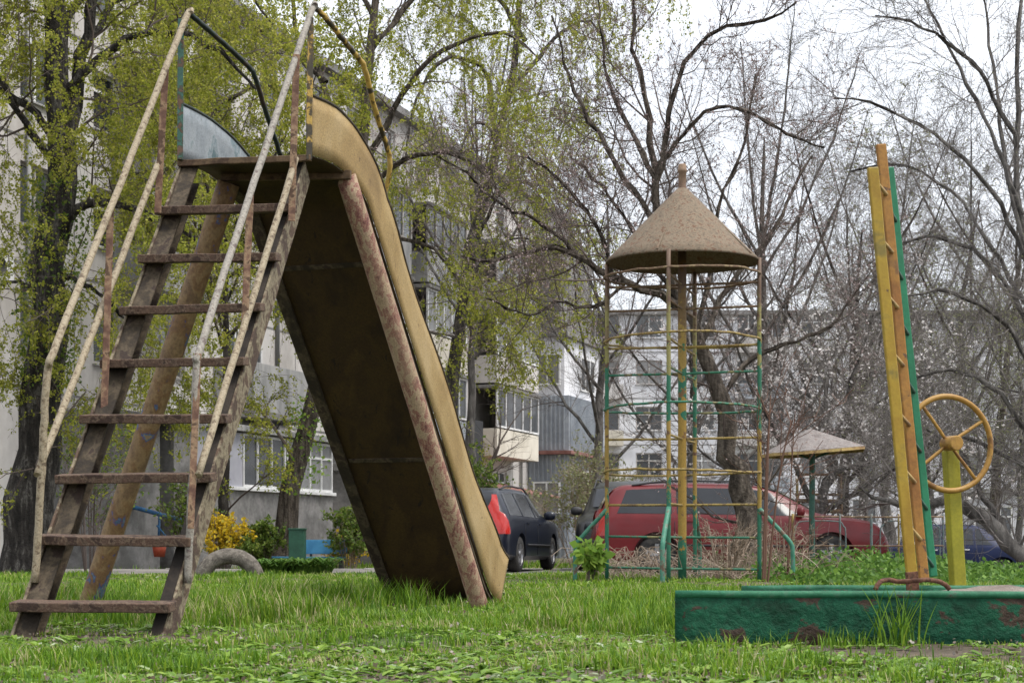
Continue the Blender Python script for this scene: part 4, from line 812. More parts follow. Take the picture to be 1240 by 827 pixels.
def lights(t, fn_, surf, x_tail, ztail, x_head, paint):
    for s in (-1, 1):
        rows = []
        for i in range(13):
            z = ztail[0]+(ztail[1]-ztail[0])*i/12; rr_ = []
            for j in range(10):
                x = x_tail+.015+.13*j/9*(1 if z < 1.0 else .55)-.0*(z-.9)
                if z > .95: x += (z-.95)*.42
                _, w_, zs, zb, zt, wt = fn_(x); p = surf(x, z, s, .018) if z > zb else Vector((x, s*(w_*(.955+.045*min(1, (zb-z)*6))+.02), z)); rr_.append(p)
            rows.append(rr_)
        MB().sheet(rows).build('tail_light', M['taillight'], t)
        p = Vector((x_head, s*.62, fn_(x_head)[3]-.08)); hb_ = MB(); hb_.lathe([(0, -.2), (.06, -.18), (.085, -.05), (.085, .05), (.06, .18), (0, .2)], (0, 0, 0), 14, 'y'); hb_.v = [(p.x+v[0]*.9, p.y+v[1]*.8, p.z+v[2]) for v in hb_.v]; hb_.build('headlight', M['lampclear'], t)
    MB().box((-2.385, -.72, .47), (-2.30, .72, .56)).build('bumper_strip', M['trim'], t, bevel=.02)
sw_est = [(-1.99, -1.12, .16, .0, 1.40), (-1.04, -.12, .0, .02, 1.40), (-.02, 1.0, .0, -.52, 1.40)]
Dr = 29.6; xr = P(716, 690, Dr-.9).x+2.40
T, fn_, surf = car('parked_car', 'red estate car parked side on behind the climbing tower', Vector((xr, Dr, gzf(xr, Dr)+.012)), 0, 'red', estate, (-1.36, 1.40), .315, .2, sw_est, (.47, 1.15), (-2.22, -2.02))
lights(T, fn_, surf, -2.33, (.62, 1.05), 2.2, 'red')
xn = P(555, 690, 31.6).x; hd = math.radians(90-13)
T, fn_, surf = car('parked_car', 'dark blue estate car seen from behind beside the foot of the slide', Vector((P(617, 690, 30.5).x-.9*math.cos(math.radians(13))+2.33*math.sin(math.radians(13)), 30.5+2.33*math.cos(math.radians(13))+.2, gzf(0, 32)+.012)), hd, 'navy', estate, (-1.36, 1.40), .315, .2, sw_est, (.47, 1.15), (-2.24, -2.02))
lights(T, fn_, surf, -2.33, (.66, 1.33), 2.2, 'navy')
tx = bpy.data.curves.new('fs', 'FONT'); tx.body = 'fs'; tx.size = .24; tx.extrude = .002; to = bpy.data.objects.new('fs', tx); COL.objects.link(to); bpy.context.view_layer.update()
me = bpy.data.meshes.new_from_object(to.evaluated_get(bpy.context.evaluated_depsgraph_get())); bpy.data.objects.remove(to); me.materials.append(M['decal'])
dc = bpy.data.objects.new('window_decal', me); COL.objects.link(dc); dc.parent = T; dc.rotation_euler = (math.radians(66), 0, math.radians(-90)); dc.location = (-2.225, -.33, 1.06)
suv = [(-2.2, .8, .4, .7, .8, .74), (-2.1, .86, .35, 1.0, 1.35, .72), (-1.9, .9, .3, 1.05, 1.62, .68), (-.8, .92, .28, 1.05, 1.70, .67), (.2, .92, .28, 1.03, 1.66, .67), (.55, .92, .28, 1.02, 1.55, .68), (1.05, .91, .28, 1.0, 1.12, .74), (1.7, .89, .28, .95, 1.04, .76), (2.05, .85, .32, .84, .92, .72), (2.2, .76, .4, .62, .72, .66)]
hs_ = math.radians(-97); ctr = Vector((P(763, 690, 34.6).x, 34.6, 0))
T, fn_, surf = car('parked_car', 'black off-road car mostly hidden behind the tail of the red estate', Vector((ctr.x, ctr.y, gzf(ctr.x, ctr.y)+.012)), hs_, 'black', suv, (-1.35, 1.38), .36, .24, [(-1.85, -.95, .1, 0, 1.55), (-.87, .02, 0, .0, 1.55), (.1, 1.0, 0, -.42, 1.55)], (.58, 1.0), (-2.12, -1.92), 'suv')
for s in (-1, 1):
    MB().lathe([(0, 0), (.1, .01), (.11, -.05), (0, -.06)], (0, 0, 0), 16, 'y').build('headlight', M['glass'], T).matrix_local = Matrix.Translation((2.14, s*.6, .78)) @ Matrix.Rotation(math.radians(-90), 4, 'Z')
sed = [(-2.06, .74, .38, .55, .62, .68), (-2.02, .78, .32, .78, .84, .70), (-1.9, .79, .28, .87, .91, .70), (-1.35, .8, .25, .90, .945, .70), (-1.22, .8, .24, .90, 1.0, .66), (-.78, .8, .23, .91, 1.36, .58), (-.6, .8, .22, .91, 1.40, .575), (.35, .8, .22, .90, 1.41, .575), (.6, .8, .22, .90, 1.36, .575), (1.02, .8, .22, .89, .97, .66), (1.2, .8, .22, .885, .93, .68), (1.85, .79, .25, .85, .89, .68), (1.98, .77, .3, .78, .83, .66), (2.05, .73, .4, .6, .68, .62)]
T, fn_, surf = car('parked_car', 'small dark blue boxy sedan half hidden by greenery on the right', Vector((P(1172, 690, 43.5).x-.55, 43.5, gzf(11, 43.5))), math.radians(180-4), 'blue', sed, (-1.2, 1.22), .3, .17, [(-.98, -.60, .28, 0, 1.33), (-.54, .12, .0, 0, 1.33), (.2, .92, 0, -.32, 1.33)], (.62, .99), (-1.2, -.8), 'sedan', False)
for s in (-1, 1): MB().box((-2.09, s*.66-.1, .6), (-2.03, s*.66+.1, .8)).build('tail_light', M['taillight'], T, bevel=.01); MB().box((2.0, s*.5-.1, .62), (2.07, s*.5+.1, .78)).build('headlight', M['lampclear'], T, bevel=.01)
MB().box((-2.13, -.76, .42), (-2.05, .76, .5)).build('bumper', M['chrome'], T, bevel=.02)

# ------------------------------------------------------------------ trees
def px(pts, D, dd=0):
    return [P(x, y, D + dd*i/(max(1, len(pts)-1)) + (q_[0] if q_ else 0)) for i, (x, y, *q_) in enumerate(pts)]
def ground_first(l): l[0].z = gzf(l[0].x, l[0].y)-.1; return l
birch = lambda n1=11: [dict(n=n1, length=1.9, ang=(35, 80), t0=.12, up=.05, jit=.2, K=6, rmul=.4, rmin=.008, S=5, lenfall=.35), dict(n=7, length=1.15, ang=(30, 75), t0=.15, up=-.14, jit=.2, K=5, rmul=.5, rmin=.004), dict(n=6, length=.85, ang=(20, 70), t0=.2, up=-.42, jit=.14, K=5, rmul=.6, rmin=.0024)]
TB = tree('birch_tree', 'big old birch with dark cracked trunk left of the slide ladder, in young green leaf', 'tree', [
    (ground_first(px([(36, 692), (40, 620), (52, 480), (64, 350), (74, 230), (77, 130), (70, 40), (62, -60), (56, -240)], 25)), .37, .13),
    (px([(75, 215), (92, 110), (112, 0), (130, -110), (145, -280)], 25, 1.0), .17, .06),
    (px([(70, 300), (92, 256), (125, 246), (190, 262), (250, 298), (320, 330)], 24.9, -1.2), .105, .025),
    (px([(72, 180), (45, 140), (5, 112), (-60, 95), (-120, 110)], 24.9, 1.2), .09, .025),
    (px([(74, 200), (40, 160), (-10, 75), (-60, -20)], 24.9, -1.5), .09, .025),
    (px([(76, 120), (120, 70), (185, 40), (255, 55), (310, 110)], 25, -1.5), .10, .02),
    (px([(70, 60), (110, -20), (190, -60), (270, -40), (330, 30)], 25, 1.5), .10, .02),
    (px([(100, 60), (160, -20), (230, -90), (300, -100)], 25.3, 2.0), .08, .02),
    (px([(68, 330), (100, 345), (140, 370), (165, 420)], 25, -.8), .05, .012),
    (px([(62, 380), (40, 350), (10, 340), (-30, 370)], 25, -.8), .05, .012),
    (px([(70, 20), (20, -40), (-40, -60), (-90, -20)], 25, -1.0), .09, .02)],
    birch(9), M['barkbirch'], M['twig'], [(M['leafbirch'], 38, .037, .5, .0, 'foliage')], K=18, sides=10)
# leaf sprouts hugging the trunk
n = 2600; yy = RNG.uniform(215, 470, n); tt = np.interp(yy, [215, 470], [75, 53]); an = RNG.uniform(0, 2*np.pi, n); rr_ = RNG.uniform(.30, .48, n)
pts = np.stack([(tt-CX)/F*25+rr_*np.cos(an), 25+rr_*np.sin(an), H0+(CY-yy)/F*25], 1); V, q = leaves(pts, .05, .5, .2); np_obj('ivy', V, q, M['leafshrub'], TB)

T2 = tree('birch_tree', 'leaning brown trunk by the entrance, its drooping green crown behind the slide top', 'tree', [
    (ground_first(px([(338, 668), (352, 600), (366, 545), (384, 470), (408, 370), (428, 250), (445, 120), (455, 0), (470, -160)], 41)), .26, .07),
    (px([(425, 270), (402, 160), (392, 95), (360, 40), (345, -100)], 41, 1.0), .15, .05),
    (px([(440, 200), (490, 110), (540, 60), (610, 40), (660, 80)], 41, -2), .12, .03),
    (px([(450, 60), (520, -20), (590, -50), (640, 0)], 41, 2), .11, .03),
    (px([(430, 240), (500, 190), (560, 190), (610, 240), (640, 310)], 41, -3), .10, .02),
    (px([(410, 150), (350, 110), (290, 110), (240, 160), (215, 230)], 41, -2), .10, .02),
    (px([(395, 100), (320, 40), (250, 20), (200, 60)], 41, 2), .10, .02),
    (px([(420, 310), (470, 290), (520, 300), (560, 350), (570, 420)], 41, -2), .08, .015),
    (px([(405, 380), (360, 330), (310, 320), (260, 350), (240, 420)], 41, -2.5), .08, .015),
    (px([(452, 20), (400, -60), (320, -80), (260, -40)], 41, -1), .09, .02),
    (px([(455, 0), (500, -80), (560, -120), (620, -80)], 41, 1), .09, .02)],
    [dict(n=9, length=3.0, ang=(35, 80), t0=.12, up=.0, jit=.2, K=6, rmul=.35, rmin=.009, S=5, lenfall=.35), dict(n=6, length=1.5, ang=(30, 75), t0=.15, up=-.2, jit=.18, K=5, rmul=.5, rmin=.005), dict(n=6, length=1.3, ang=(20, 60), t0=.2, up=-.55, jit=.1, K=5, rmul=.6, rmin=.0034)],
    M['barkbrown'], M['twig'], [(M['leafbirch'], 32, .05, .6, .0, 'foliage')], K=18, sides=10)
n = 500; yy = RNG.uniform(480, 600, n); tt = np.interp(yy, [480, 600], [386, 358]); an = RNG.uniform(0, 2*np.pi, n); rr_ = RNG.uniform(.25, .6, n)
pts = np.stack([(tt-CX)/F*41+rr_*np.cos(an), 41+rr_*np.sin(an), H0+(CY-yy)/F*41], 1); V, q = leaves(pts, .09, .5, .3); np_obj('ivy', V, q, M['leaflight'], T2)

tree('weeping_birch', 'tall weeping birch hanging yellow green catkin strands between the slide and the tower', 'tree', [
    (ground_first(px([(560, 688), (548, 560), (548, 430), (572, 300), (610, 150), (628, 20), (625, -140)], 50)), .26, .08),
    (px([(585, 250), (600, 170), (575, 150), (550, 200)], 50, -3), .11, .03),
    (px([(600, 190), (590, 90), (540, 70), (505, 120), (490, 200)], 50, -4), .12, .03),
    (px([(578, 290), (610, 230), (650, 230), (670, 310)], 50, -2), .08, .02),
    (px([(618, 110), (680, 40), (720, 30), (745, 90)], 50, 2), .10, .03),
    (px([(560, 350), (600, 300), (640, 290), (665, 340)], 50, 1), .07, .02),
    (px([(636, 50), (580, -30), (520, -40), (480, 20)], 50, 2), .11, .03),
    (px([(630, 0), (680, -70), (720, -60), (750, 0)], 50, -2), .1, .03)],
    [dict(n=7, length=3.2, ang=(35, 80), t0=.15, up=-.02, jit=.2, K=6, rmul=.35, rmin=.011, S=4, lenfall=.3), dict(n=6, length=1.9, ang=(30, 75), t0=.15, up=-.3, jit=.16, K=5, rmul=.5, rmin=.008), dict(n=6, length=1.9, ang=(15, 50), t0=.2, up=-.7, jit=.07, K=5, rmul=.6, rmin=.0045)],
    M['barkdark'], M['twiggrey'], [(M['leafbirch'], 24, .062, 1.2, .2, 'foliage')], K=16)

fruit = lambda n1=10, l1=1.6, n2=7, n3=5: [dict(n=n1, length=l1, ang=(30, 75), t0=.12, up=.10, jit=.2, K=6, rmul=.45, rmin=.008, S=5, lenfall=.4), dict(n=n2, length=l1*.6, ang=(30, 75), t0=.12, up=.10, jit=.2, K=5, rmul=.5, rmin=.0038), dict(n=n3, length=l1*.32, ang=(30, 70), t0=.15, up=.10, jit=.16, K=4, rmul=.6, rmin=.0027)]
tree('apricot_tree', 'bare budding fruit tree with a leaning trunk just behind the climbing tower', 'fruit tree', [
    (ground_first(px([(906, 702), (902, 640), (893, 560), (872, 480), (850, 410), (828, 372)], 23.5)), .21, .12),
    (px([(830, 375), (790, 352), (740, 335), (700, 308), (650, 300), (600, 318), (560, 310)], 23.5, -1.2), .085, .014),
    (px([(832, 376), (806, 300), (793, 230), (786, 140), (770, 60), (760, -60)], 23.5, .8), .095, .02),
    (px([(793, 245), (805, 170), (822, 90), (850, 48), (890, 30), (930, 24), (965, 5)], 23.5, -.8), .065, .012),
    (px([(740, 336), (730, 290), (705, 250), (670, 210), (640, 190)], 23.2, -.5), .045, .01),
    (px([(800, 280), (760, 220), (720, 160), (690, 90), (670, 20)], 23.6, .8), .06, .012),
    (px([(795, 215), (760, 150), (735, 90), (725, 0)], 23.6, 1.2), .05, .012),
    (px([(798, 200), (830, 160), (868, 130), (910, 135), (960, 165), (1000, 180)], 23.6, -1.0), .04, .009),
    (px([(850, 415), (880, 350), (930, 290), (960, 230), (985, 190)], 23.6, 1.2), .06, .012),
    (px([(872, 482), (905, 440), (955, 415), (1000, 400), (1040, 350)], 23.6, .8), .05, .010),
    (px([(845, 400), (860, 330), (870, 250), (900, 180), (915, 90)], 23.7, 1.5), .05, .010),
    (px([(700, 310), (660, 270), (610, 250), (560, 205), (530, 190)], 23.0, -.6), .035, .008),
    (px([(760, 342), (720, 372), (680, 365), (640, 380), (590, 360)], 23.2, -.8), .03, .008),
    (px([(820, 372), (780, 300), (730, 230), (690, 190)], 23.5, 1.6), .05, .01)],
    fruit(11, 1.35, 7, 6), M['barkbrown'], M['twig'], [(M['bud'], 5, .022, .0, .1, 'bud')], K=16)
tree('blossom_tree', 'low spreading fruit tree in white blossom behind the mushroom shelter', 'fruit tree', [
    (ground_first(px([(978, 690), (985, 640), (1000, 590), (1015, 540)], 37)), .2, .12),
    (px([(990, 620), (950, 540), (910, 470), (890, 410)], 37, -2), .1, .02), (px([(1005, 570), (980, 480), (960, 420), (950, 370)], 37, 1), .09, .02),
    (px([(1010, 560), (1030, 470), (1050, 410), (1060, 370)], 37, -1), .09, .02), (px([(1000, 590), (1060, 520), (1110, 460), (1150, 420)], 37, 1.5), .1, .02),
    (px([(990, 625), (1060, 580), (1120, 550), (1180, 540)], 37, -1.5), .09, .02), (px([(985, 640), (930, 590), (880, 570), (840, 540)], 37, -1), .07, .02),
    (px([(1012, 550), (1000, 470), (1015, 400), (1000, 350)], 37, 2.5), .08, .02), (px([(1005, 575), (1080, 545), (1110, 500), (1130, 470)], 37, -2.5), .07, .02)],
    [dict(n=11, length=1.9, ang=(30, 80), t0=.1, up=.04, jit=.22, K=6, rmul=.45, rmin=.012, S=5, lenfall=.3), dict(n=7, length=1.1, ang=(30, 75), t0=.12, up=.04, jit=.2, K=5, rmul=.55, rmin=.008), dict(n=6, length=.6, ang=(30, 70), t0=.15, up=.04, jit=.16, K=4, rmul=.6, rmin=.006)],
    M['barkgrey'], M['twiggrey'], [(M['blossom'], 2, .064, 0, .1, 'blossom')], K=12)
tree('spreading_tree', 'dark low tree whose leaning trunk crosses in front of the blue sedan', 'tree', [
    (ground_first(px([(1275, 712), (1232, 672), (1205, 640), (1178, 622), (1140, 606), (1090, 612), (1040, 590)], 28.5)), .17, .03),
    (px([(1225, 665), (1212, 628), (1190, 600), (1165, 550), (1120, 520)], 28.5, 1.0), .10, .02),
    (px([(1250, 690), (1265, 600), (1270, 480), (1255, 360), (1235, 240), (1230, 100), (1240, -60)], 28.6, 1.5), .15, .03),
    (px([(1262, 560), (1215, 480), (1160, 450), (1110, 455), (1060, 490)], 28.6, -1.5), .07, .012),
    (px([(1268, 480), (1225, 400), (1170, 360), (1110, 355), (1050, 390)], 28.8, -2), .07, .012),
    (px([(1262, 430), (1210, 330), (1150, 290), (1100, 290), (1050, 320)], 29, 1.2), .07, .012),
    (px([(1250, 330), (1200, 230), (1140, 170), (1070, 130), (1010, 120)], 29, -1), .065, .012),
    (px([(1238, 260), (1190, 140), (1150, 60), (1110, -20)], 29, 1.5), .06, .012),
    (px([(1232, 180), (1180, 80), (1110, 30), (1060, 20)], 29, -1), .06, .012),
    (px([(1268, 520), (1300, 420), (1290, 300), (1260, 200)], 28.6, -2), .07, .012),
    (px([(1260, 400), (1200, 300), (1160, 240), (1090, 200), (1030, 210)], 29, 2.5), .06, .012),
    (px([(1265, 580), (1200, 540), (1150, 530), (1090, 560), (1050, 600)], 28.6, 2), .06, .012),
    (px([(1240, 300), (1215, 180), (1200, 60), (1180, -60)], 29, 3), .06, .012)],
    [dict(n=12, length=1.8, ang=(25, 70), t0=.1, up=.0, jit=.18, K=6, rmul=.4, rmin=.007, S=5, lenfall=.3), dict(n=9, length=1.2, ang=(25, 70), t0=.12, up=-.03, jit=.18, K=5, rmul=.55, rmin=.0042), dict(n=7, length=.7, ang=(25, 60), t0=.15, up=.0, jit=.14, K=4, rmul=.6, rmin=.003)],
    M['barkgrey'], M['twiggrey'], [(M['leafpale'], 1, .02, 0, .2, 'bud')], K=16)

def bare(label, x, D, H, spread, n, seed, leaf=None, up=.12, name='bare_tree', lean=0, group=None, r=.2, bark='barkgrey', twig='twiggrey', fork=.25, n1=9, n2=7, n3=6, tw=.0042):
    global RNG
    old = RNG; RNG = np.random.default_rng(seed); r_ = random.Random(seed)
    X = (x-CX)/F*D; z0 = gzf(X, D)-.1; top = Vector((X+lean, D, z0+H*.8))
    limbs = [([Vector((X, D, z0)), Vector((X+lean*.2+r_.uniform(-.2, .2), D, z0+H*.25)), Vector((X+lean*.6+r_.uniform(-.2, .2), D+r_.uniform(-.3, .3), z0+H*.55)), top], r, r*.22)]
    for i in range(n):
        f = fork+(.85-fork)*i/n+r_.uniform(-.03, .03); a = i*2.4+r_.uniform(-.4, .4); b_ = Vector((X+lean*f*1.0, D, z0+H*.8*f)); d = Vector((math.cos(a), math.sin(a), 0)); L_ = spread*(1.05-.45*f)
        limbs.append(([b_, b_+d*L_*.4+Vector((0, 0, H*.12)), b_+d*L_*.75+Vector((0, 0, H*.26)), b_+d*L_+Vector((0, 0, H*.40))], r*(.55-.3*f), r*.07))
    t = tree(name, label, 'tree', limbs, [dict(n=n1, length=spread*.55, ang=(25, 65), t0=.15, up=up, jit=.16, K=6, rmul=.45, rmin=tw*1.6, S=4, lenfall=.4), dict(n=n2, length=spread*.33, ang=(25, 65), t0=.12, up=up*.8, jit=.16, K=5, rmul=.55, rmin=tw), dict(n=n3, length=spread*.2, ang=(20, 60), t0=.15, up=up*.5, jit=.14, K=4, rmul=.6, rmin=tw*.8)],
             M[bark], M[twig], leaf, group, K=12)
    RNG = old; return t
G = 'bare trees beyond the parked cars'
b1 = bare('tall grey bare tree rising right behind the cone roof', 925, 58, 17.5, 4.2, 11, 11, group=G, r=.26)
bare('dark forked bare tree right of the tower roof', 1018, 52, 12.5, 4.2, 9, 12, group=G, r=.22, bark='barkdark', twig='twig', lean=.6, fork=.3)
bare('slim bare tree between the forked tree and the coloured bars', 1050, 62, 13, 4.0, 9, 13, group=G, r=.2, lean=-.5)
bare('tall pale crowned tree far behind the coloured bars', 1078, 88, 21, 5, 11, 14, [(M['leafpale'], 2, .10, .6, .1, 'foliage')], name='willow_tree', r=.3, up=-.05, tw=.011)
bare('bare grey tree high above the play steering wheel', 1152, 58, 15, 4.2, 10, 15, group=G, r=.2, lean=.9)
bare('bare tree with slanting trunk at the right edge above the blue sedan', 1200, 54, 13, 4.2, 10, 16, group=G, r=.2, lean=1.0, bark='barkbrown', twig='twig')
bare('bare tree left of the climbing tower in front of the white flats', 722, 64, 16, 4.6, 10, 17, group=G, r=.22, lean=.4)
bare('low dense bare tree behind the tower top', 838, 46, 9.5, 3.6, 9, 18, group=G, r=.16, twig='twig')
bare('small dense bare tree right of the steering wheel, near the right edge', 1232, 49, 8.5, 3.6, 9, 19, [(M['leafpale'], 2, .05, .2, .1, 'foliage')], group=G, r=.13, up=.0)
bare('tangled dark bare tree behind the coloured bars', 1120, 49, 7.2, 3.4, 9, 20, [(M['leafpale'], 2, .05, .2, .1, 'foliage')], group=G, r=.13, up=.0)
bare('tall twiggy bare tree behind the slide top, above the dark estate', 575, 60, 19, 5.0, 12, 21, group=G, r=.2, fork=.45, twig='twig', up=.05)
bare('thin dark trunked tree seen through the ladder rungs', 268, 39, 11.5, 3.0, 10, 24, [(M['leafbirch'], 14, .06, .5, .1, 'foliage')], name='birch_tree', r=.13, up=-.06, bark='barkdark', twig='twig', fork=.5)

# ------------------------------------------------------------------ shrubs and plants
def shrub(name, label, cat, x, y, D, w_, h_, lm, nleaf, size, seed, twig='twig', stems=14, group=None, droop=.1, up=.15, tw=.005, g1=7, g2=5):
    global RNG
    old = RNG; RNG = np.random.default_rng(seed); X = (x-CX)/F*D; z0 = gzf(X, D); t = thing(name, label, cat, (X, D, z0), group)
    a = RNG.uniform(0, 2*np.pi, stems); sp = RNG.uniform(.1, 1, stems)*w_/2; hh = h_*RNG.uniform(.65, 1, stems)*(1-.35*(sp/(w_/2))**2)
    b0 = np.stack([X+np.cos(a)*w_*.08, D+np.sin(a)*w_*.08, np.full(stems, z0-.03)], 1); e = np.stack([X+np.cos(a)*sp, D+np.sin(a)*sp, z0+hh], 1)
    u = np.linspace(0, 1, 6)[None, :, None]; SP = b0[:, None]*(1-u)+e[:, None]*u; SP[:, :, 2] += (np.sin(u[..., 0]*np.pi)*.12*h_)
    SR = np.linspace(1, .4, 6)[None]*np.full((stems, 1), tw*2.2); parts = [tubes(SP, SR, 5)]
    c1 = grow(SP, SR, g1, h_*.42, (25, 70), .2, up, .2, 5, .6, tw); parts.append(tubes(*c1, 3)); c2 = grow(*c1, g2, h_*.2, (25, 70), .2, up*.5, .2, 4, .7, tw*.8); parts.append(tubes(*c2, 3))
    V, q = merge(parts); np_obj('stem', V, q, M[twig], t)
    if nleaf: V, q = leaves(np.concatenate([along(c2[0], nleaf, .1), along(c1[0], nleaf, .3)]), size, .5, droop); np_obj('foliage', V, q, M[lm], t)
    RNG = old; return t
GS = 'shrubs before the flats'
shrub('forsythia_bush', 'yellow flowering bush right of the ladder foot, in front of the glazed balcony', 'bush', 268, 680, 37.5, 1.25, 1.25, 'forsythia', 5, .075, 31, group=GS)
shrub('garden_shrub', 'green leafy shrub between the yellow bush and the green bin', 'bush', 318, 680, 37.6, 1.1, 1.0, 'leafshrub', 8, .07, 32, group=GS)
shrub('garden_shrub', 'loose light green shrub in front of the lilac balcony panel', 'bush', 230, 680, 38.5, 1.5, 2.0, 'leafshrub', 3, .07, 33, group=GS)
shrub('garden_shrub', 'green and yellow bush right of the blue bench, beside the chute', 'bush', 424, 684, 37.8, 1.0, 1.45, 'leafshrub', 6, .075, 34, group=GS, twig='twigdry')
shrub('forsythia_bush', 'small yellow flowering bush low beside the chute', 'bush', 412, 684, 39, .9, .9, 'forsythia', 2, .07, 35, group=GS)
shrub('garden_shrub', 'dark green shrub above the dark estate car roof', 'bush', 572, 670, 46, 1.6, 2.9, 'leafshrub', 7, .09, 36, group=GS)
shrub('willow_shrub', 'tall pale green willow shrub between the dark estate and the red car', 'bush', 705, 690, 44, 2.9, 3.0, 'leafpale', 4, .06, 37, twig='twigdry', stems=26, group=GS)
shrub('willow_shrub', 'second pale green willow shrub seen through the tower left half', 'bush', 762, 690, 46, 2.6, 2.8, 'leafpale', 3, .06, 38, twig='twigdry', stems=22, group=GS)
shrub('garden_shrub', 'dark tangled shrub behind the birch trunk', 'bush', 110, 690, 31, 1.2, 3.0, 'leafshrub', 4, .05, 39, group=GS)
shrub('nettle_plant', 'fresh light green weed at the left brace of the climbing tower', 'plant', 714, 703, 18.9, .34, .46, 'leaflight', 3, .095, 40, stems=7, up=.35, tw=.003, g1=5, g2=3, droop=.3)
shrub('sapling', 'thin reddish bare sapling at the right pole of the tower', 'sapling', 922, 708, 18.2, .75, 2.6, 'bud', 1, .02, 41, twig='twigred', stems=3, up=.25, tw=.006, g1=4, g2=3)
shrub('sapling', 'small reddish sapling between tower and mushroom shelter', 'sapling', 945, 703, 19.4, 1.0, 1.9, 'bud', 1, .02, 46, twig='twigred', stems=2, up=.25, tw=.005, g1=4, g2=3)
ab = shrub('dry_bush', 'dry leafless bush low inside the climbing tower', 'bush', 880, 700, 20.2, 1.6, .75, 'bud', 0, .02, 42, twig='twigdry', stems=22, up=.0, tw=.004, g1=5, g2=4)
shrub('dry_bush', 'dry brown bush between the tower and the low metal fence', 'bush', 945, 700, 21.0, 1.1, .65, 'bud', 0, .02, 44, twig='twigdry', stems=16, up=.0, tw=.004, g1=5, g2=4)
# lily-like clumps by the tyre, one object each
for i, (x, D, s) in enumerate(((320, 23.0, .40), (349, 23.2, .36), (378, 23.1, .42))):
    X = (x-CX)/F*D; z0 = gzf(X, D); m = 200; a = RNG.uniform(0, 2*np.pi, m); L_ = s*RNG.uniform(.5, 1, m); k = np.linspace(0, 1, 4)[None]
    r_ = L_[:, None]*k*.8; zz = z0+L_[:, None]*(k*1.5-k*k*1.05); c = np.stack([X+RNG.uniform(-.24, .24, m)[:, None]+np.cos(a)[:, None]*r_, D+np.sin(a)[:, None]*r_, zz], -1)
    wv_ = np.stack([-np.sin(a), np.cos(a), 0*a], 1)[:, None]*(np.array([.012, .016, .012, .002])[None, :, None]); V = np.stack([c-wv_, c+wv_], 2).reshape(-1, 3)
    b_ = (np.arange(m)*8)[:, None]+np.arange(0, 6, 2)[None]; q = np.stack([b_, b_+1, b_+3, b_+2], -1).reshape(-1, 4)
    o = np_obj('lily_clump', V, q, M['leafdark']); tag(o, ('arching green lily clump right beside the half buried tyre', 'arching green lily clump in the middle of its row before the blue benches', 'arching green lily clump nearest the chute, under the blue bench')[i], 'plant', 'lily clumps before the benches')

# ------------------------------------------------------------------ grass and ground cover
def in_box(X, D):
    f = (D-7.42)/1.03; xl = .666+.404*f; return (X > xl-.02) & (D > 7.42-.062*(X-.666)-.02) & (D < 8.5) & (X < 4.3)
def field(X, D): return .5+.22*np.sin(X*1.7+1.3*np.sin(D*.9))+.18*np.sin(D*2.3+X*.8)+.14*np.sin(X*5.1-D*3.3)+.12*np.sin(X*9.3+D*7.1)
def soil_patch(X, D): return np.exp(-((X-1.3)/.8)**2-((D-6.85)/.42)**2)*1.2+np.exp(-((X-.25)/.5)**2-((D-5.5)/.3)**2)*.8+np.exp(-((X-1.6)/.6)**2-((D-5.6)/.4)**2)*.8+np.exp(-((X+1.8)/.45)**2-((D-7.75)/.22)**2)*.75+np.exp(-((X+.35)/.4)**2-((D-11.6)/.5)**2)*.7
def blades(N, d0, d1, dens_pow, h0, width, xw=.31):
    D = (RNG.random(N)**dens_pow)*(d1-d0)+d0; X = RNG.uniform(-1, 1, N)*(xw*D+.5)
    f = field(X, D); keep = (~in_box(X, D)) & (RNG.random(N) < np.clip(-.05+1.5*f, .06, 1)) & (RNG.random(N) > 1.1*soil_patch(X, D)); X, D, f = X[keep], D[keep], f[keep]; N = len(X)
    tall = .42+.42*sm(7.9, 9.2, D)*(1-.75*sm(11.5, 14.5, D))*(.55+.6*sm(.3, -.9, X)); tuft = sm(.55, .85, field(X*1.7+3, D*1.9+5))
    h = h0*tall*(.35+.45*f+1.0*tuft)*RNG.uniform(.45, 1.25, N)
    a = RNG.uniform(0, 2*np.pi, N); ln = h*RNG.uniform(.1, .75, N); fx, fy = np.cos(a), np.sin(a); z = gz(X, D)-.006
    b = np.stack([X, D, z], 1); wv_ = np.stack([-fy, fx, 0*fx], 1)*(width*RNG.uniform(.6, 1.4, N))[:, None]
    m = b+np.stack([fx*ln*.3, fy*ln*.3, h*.6], 1); t = b+np.stack([fx*ln, fy*ln, h], 1)
    V = np.stack([b-wv_, b+wv_, m+wv_*.75, m-wv_*.75, t], 1).reshape(-1, 3); k = (np.arange(N)*5)[:, None]
    return V, k+np.array([[0, 1, 2, 3]]), k+np.array([[3, 2, 4]])
Vs, Qs, Ts, o = [], [], [], 0
for args in ((110000, 4.9, 9.5, .8, .115, .0028), (150000, 8.5, 15, .85, .125, .0038), (130000, 14, 25.4, .9, .085, .006), (45000, 37, 58, 1.0, .22, .014, .33)):
    V, q, t3 = blades(*args); Vs.append(V); Qs.append(q+o); Ts.append(t3+o); o += len(V)
tag(np_obj('grass', np.concatenate(Vs), np.concatenate(Qs), M['grass'], tris=np.concatenate(Ts)), kind='stuff')
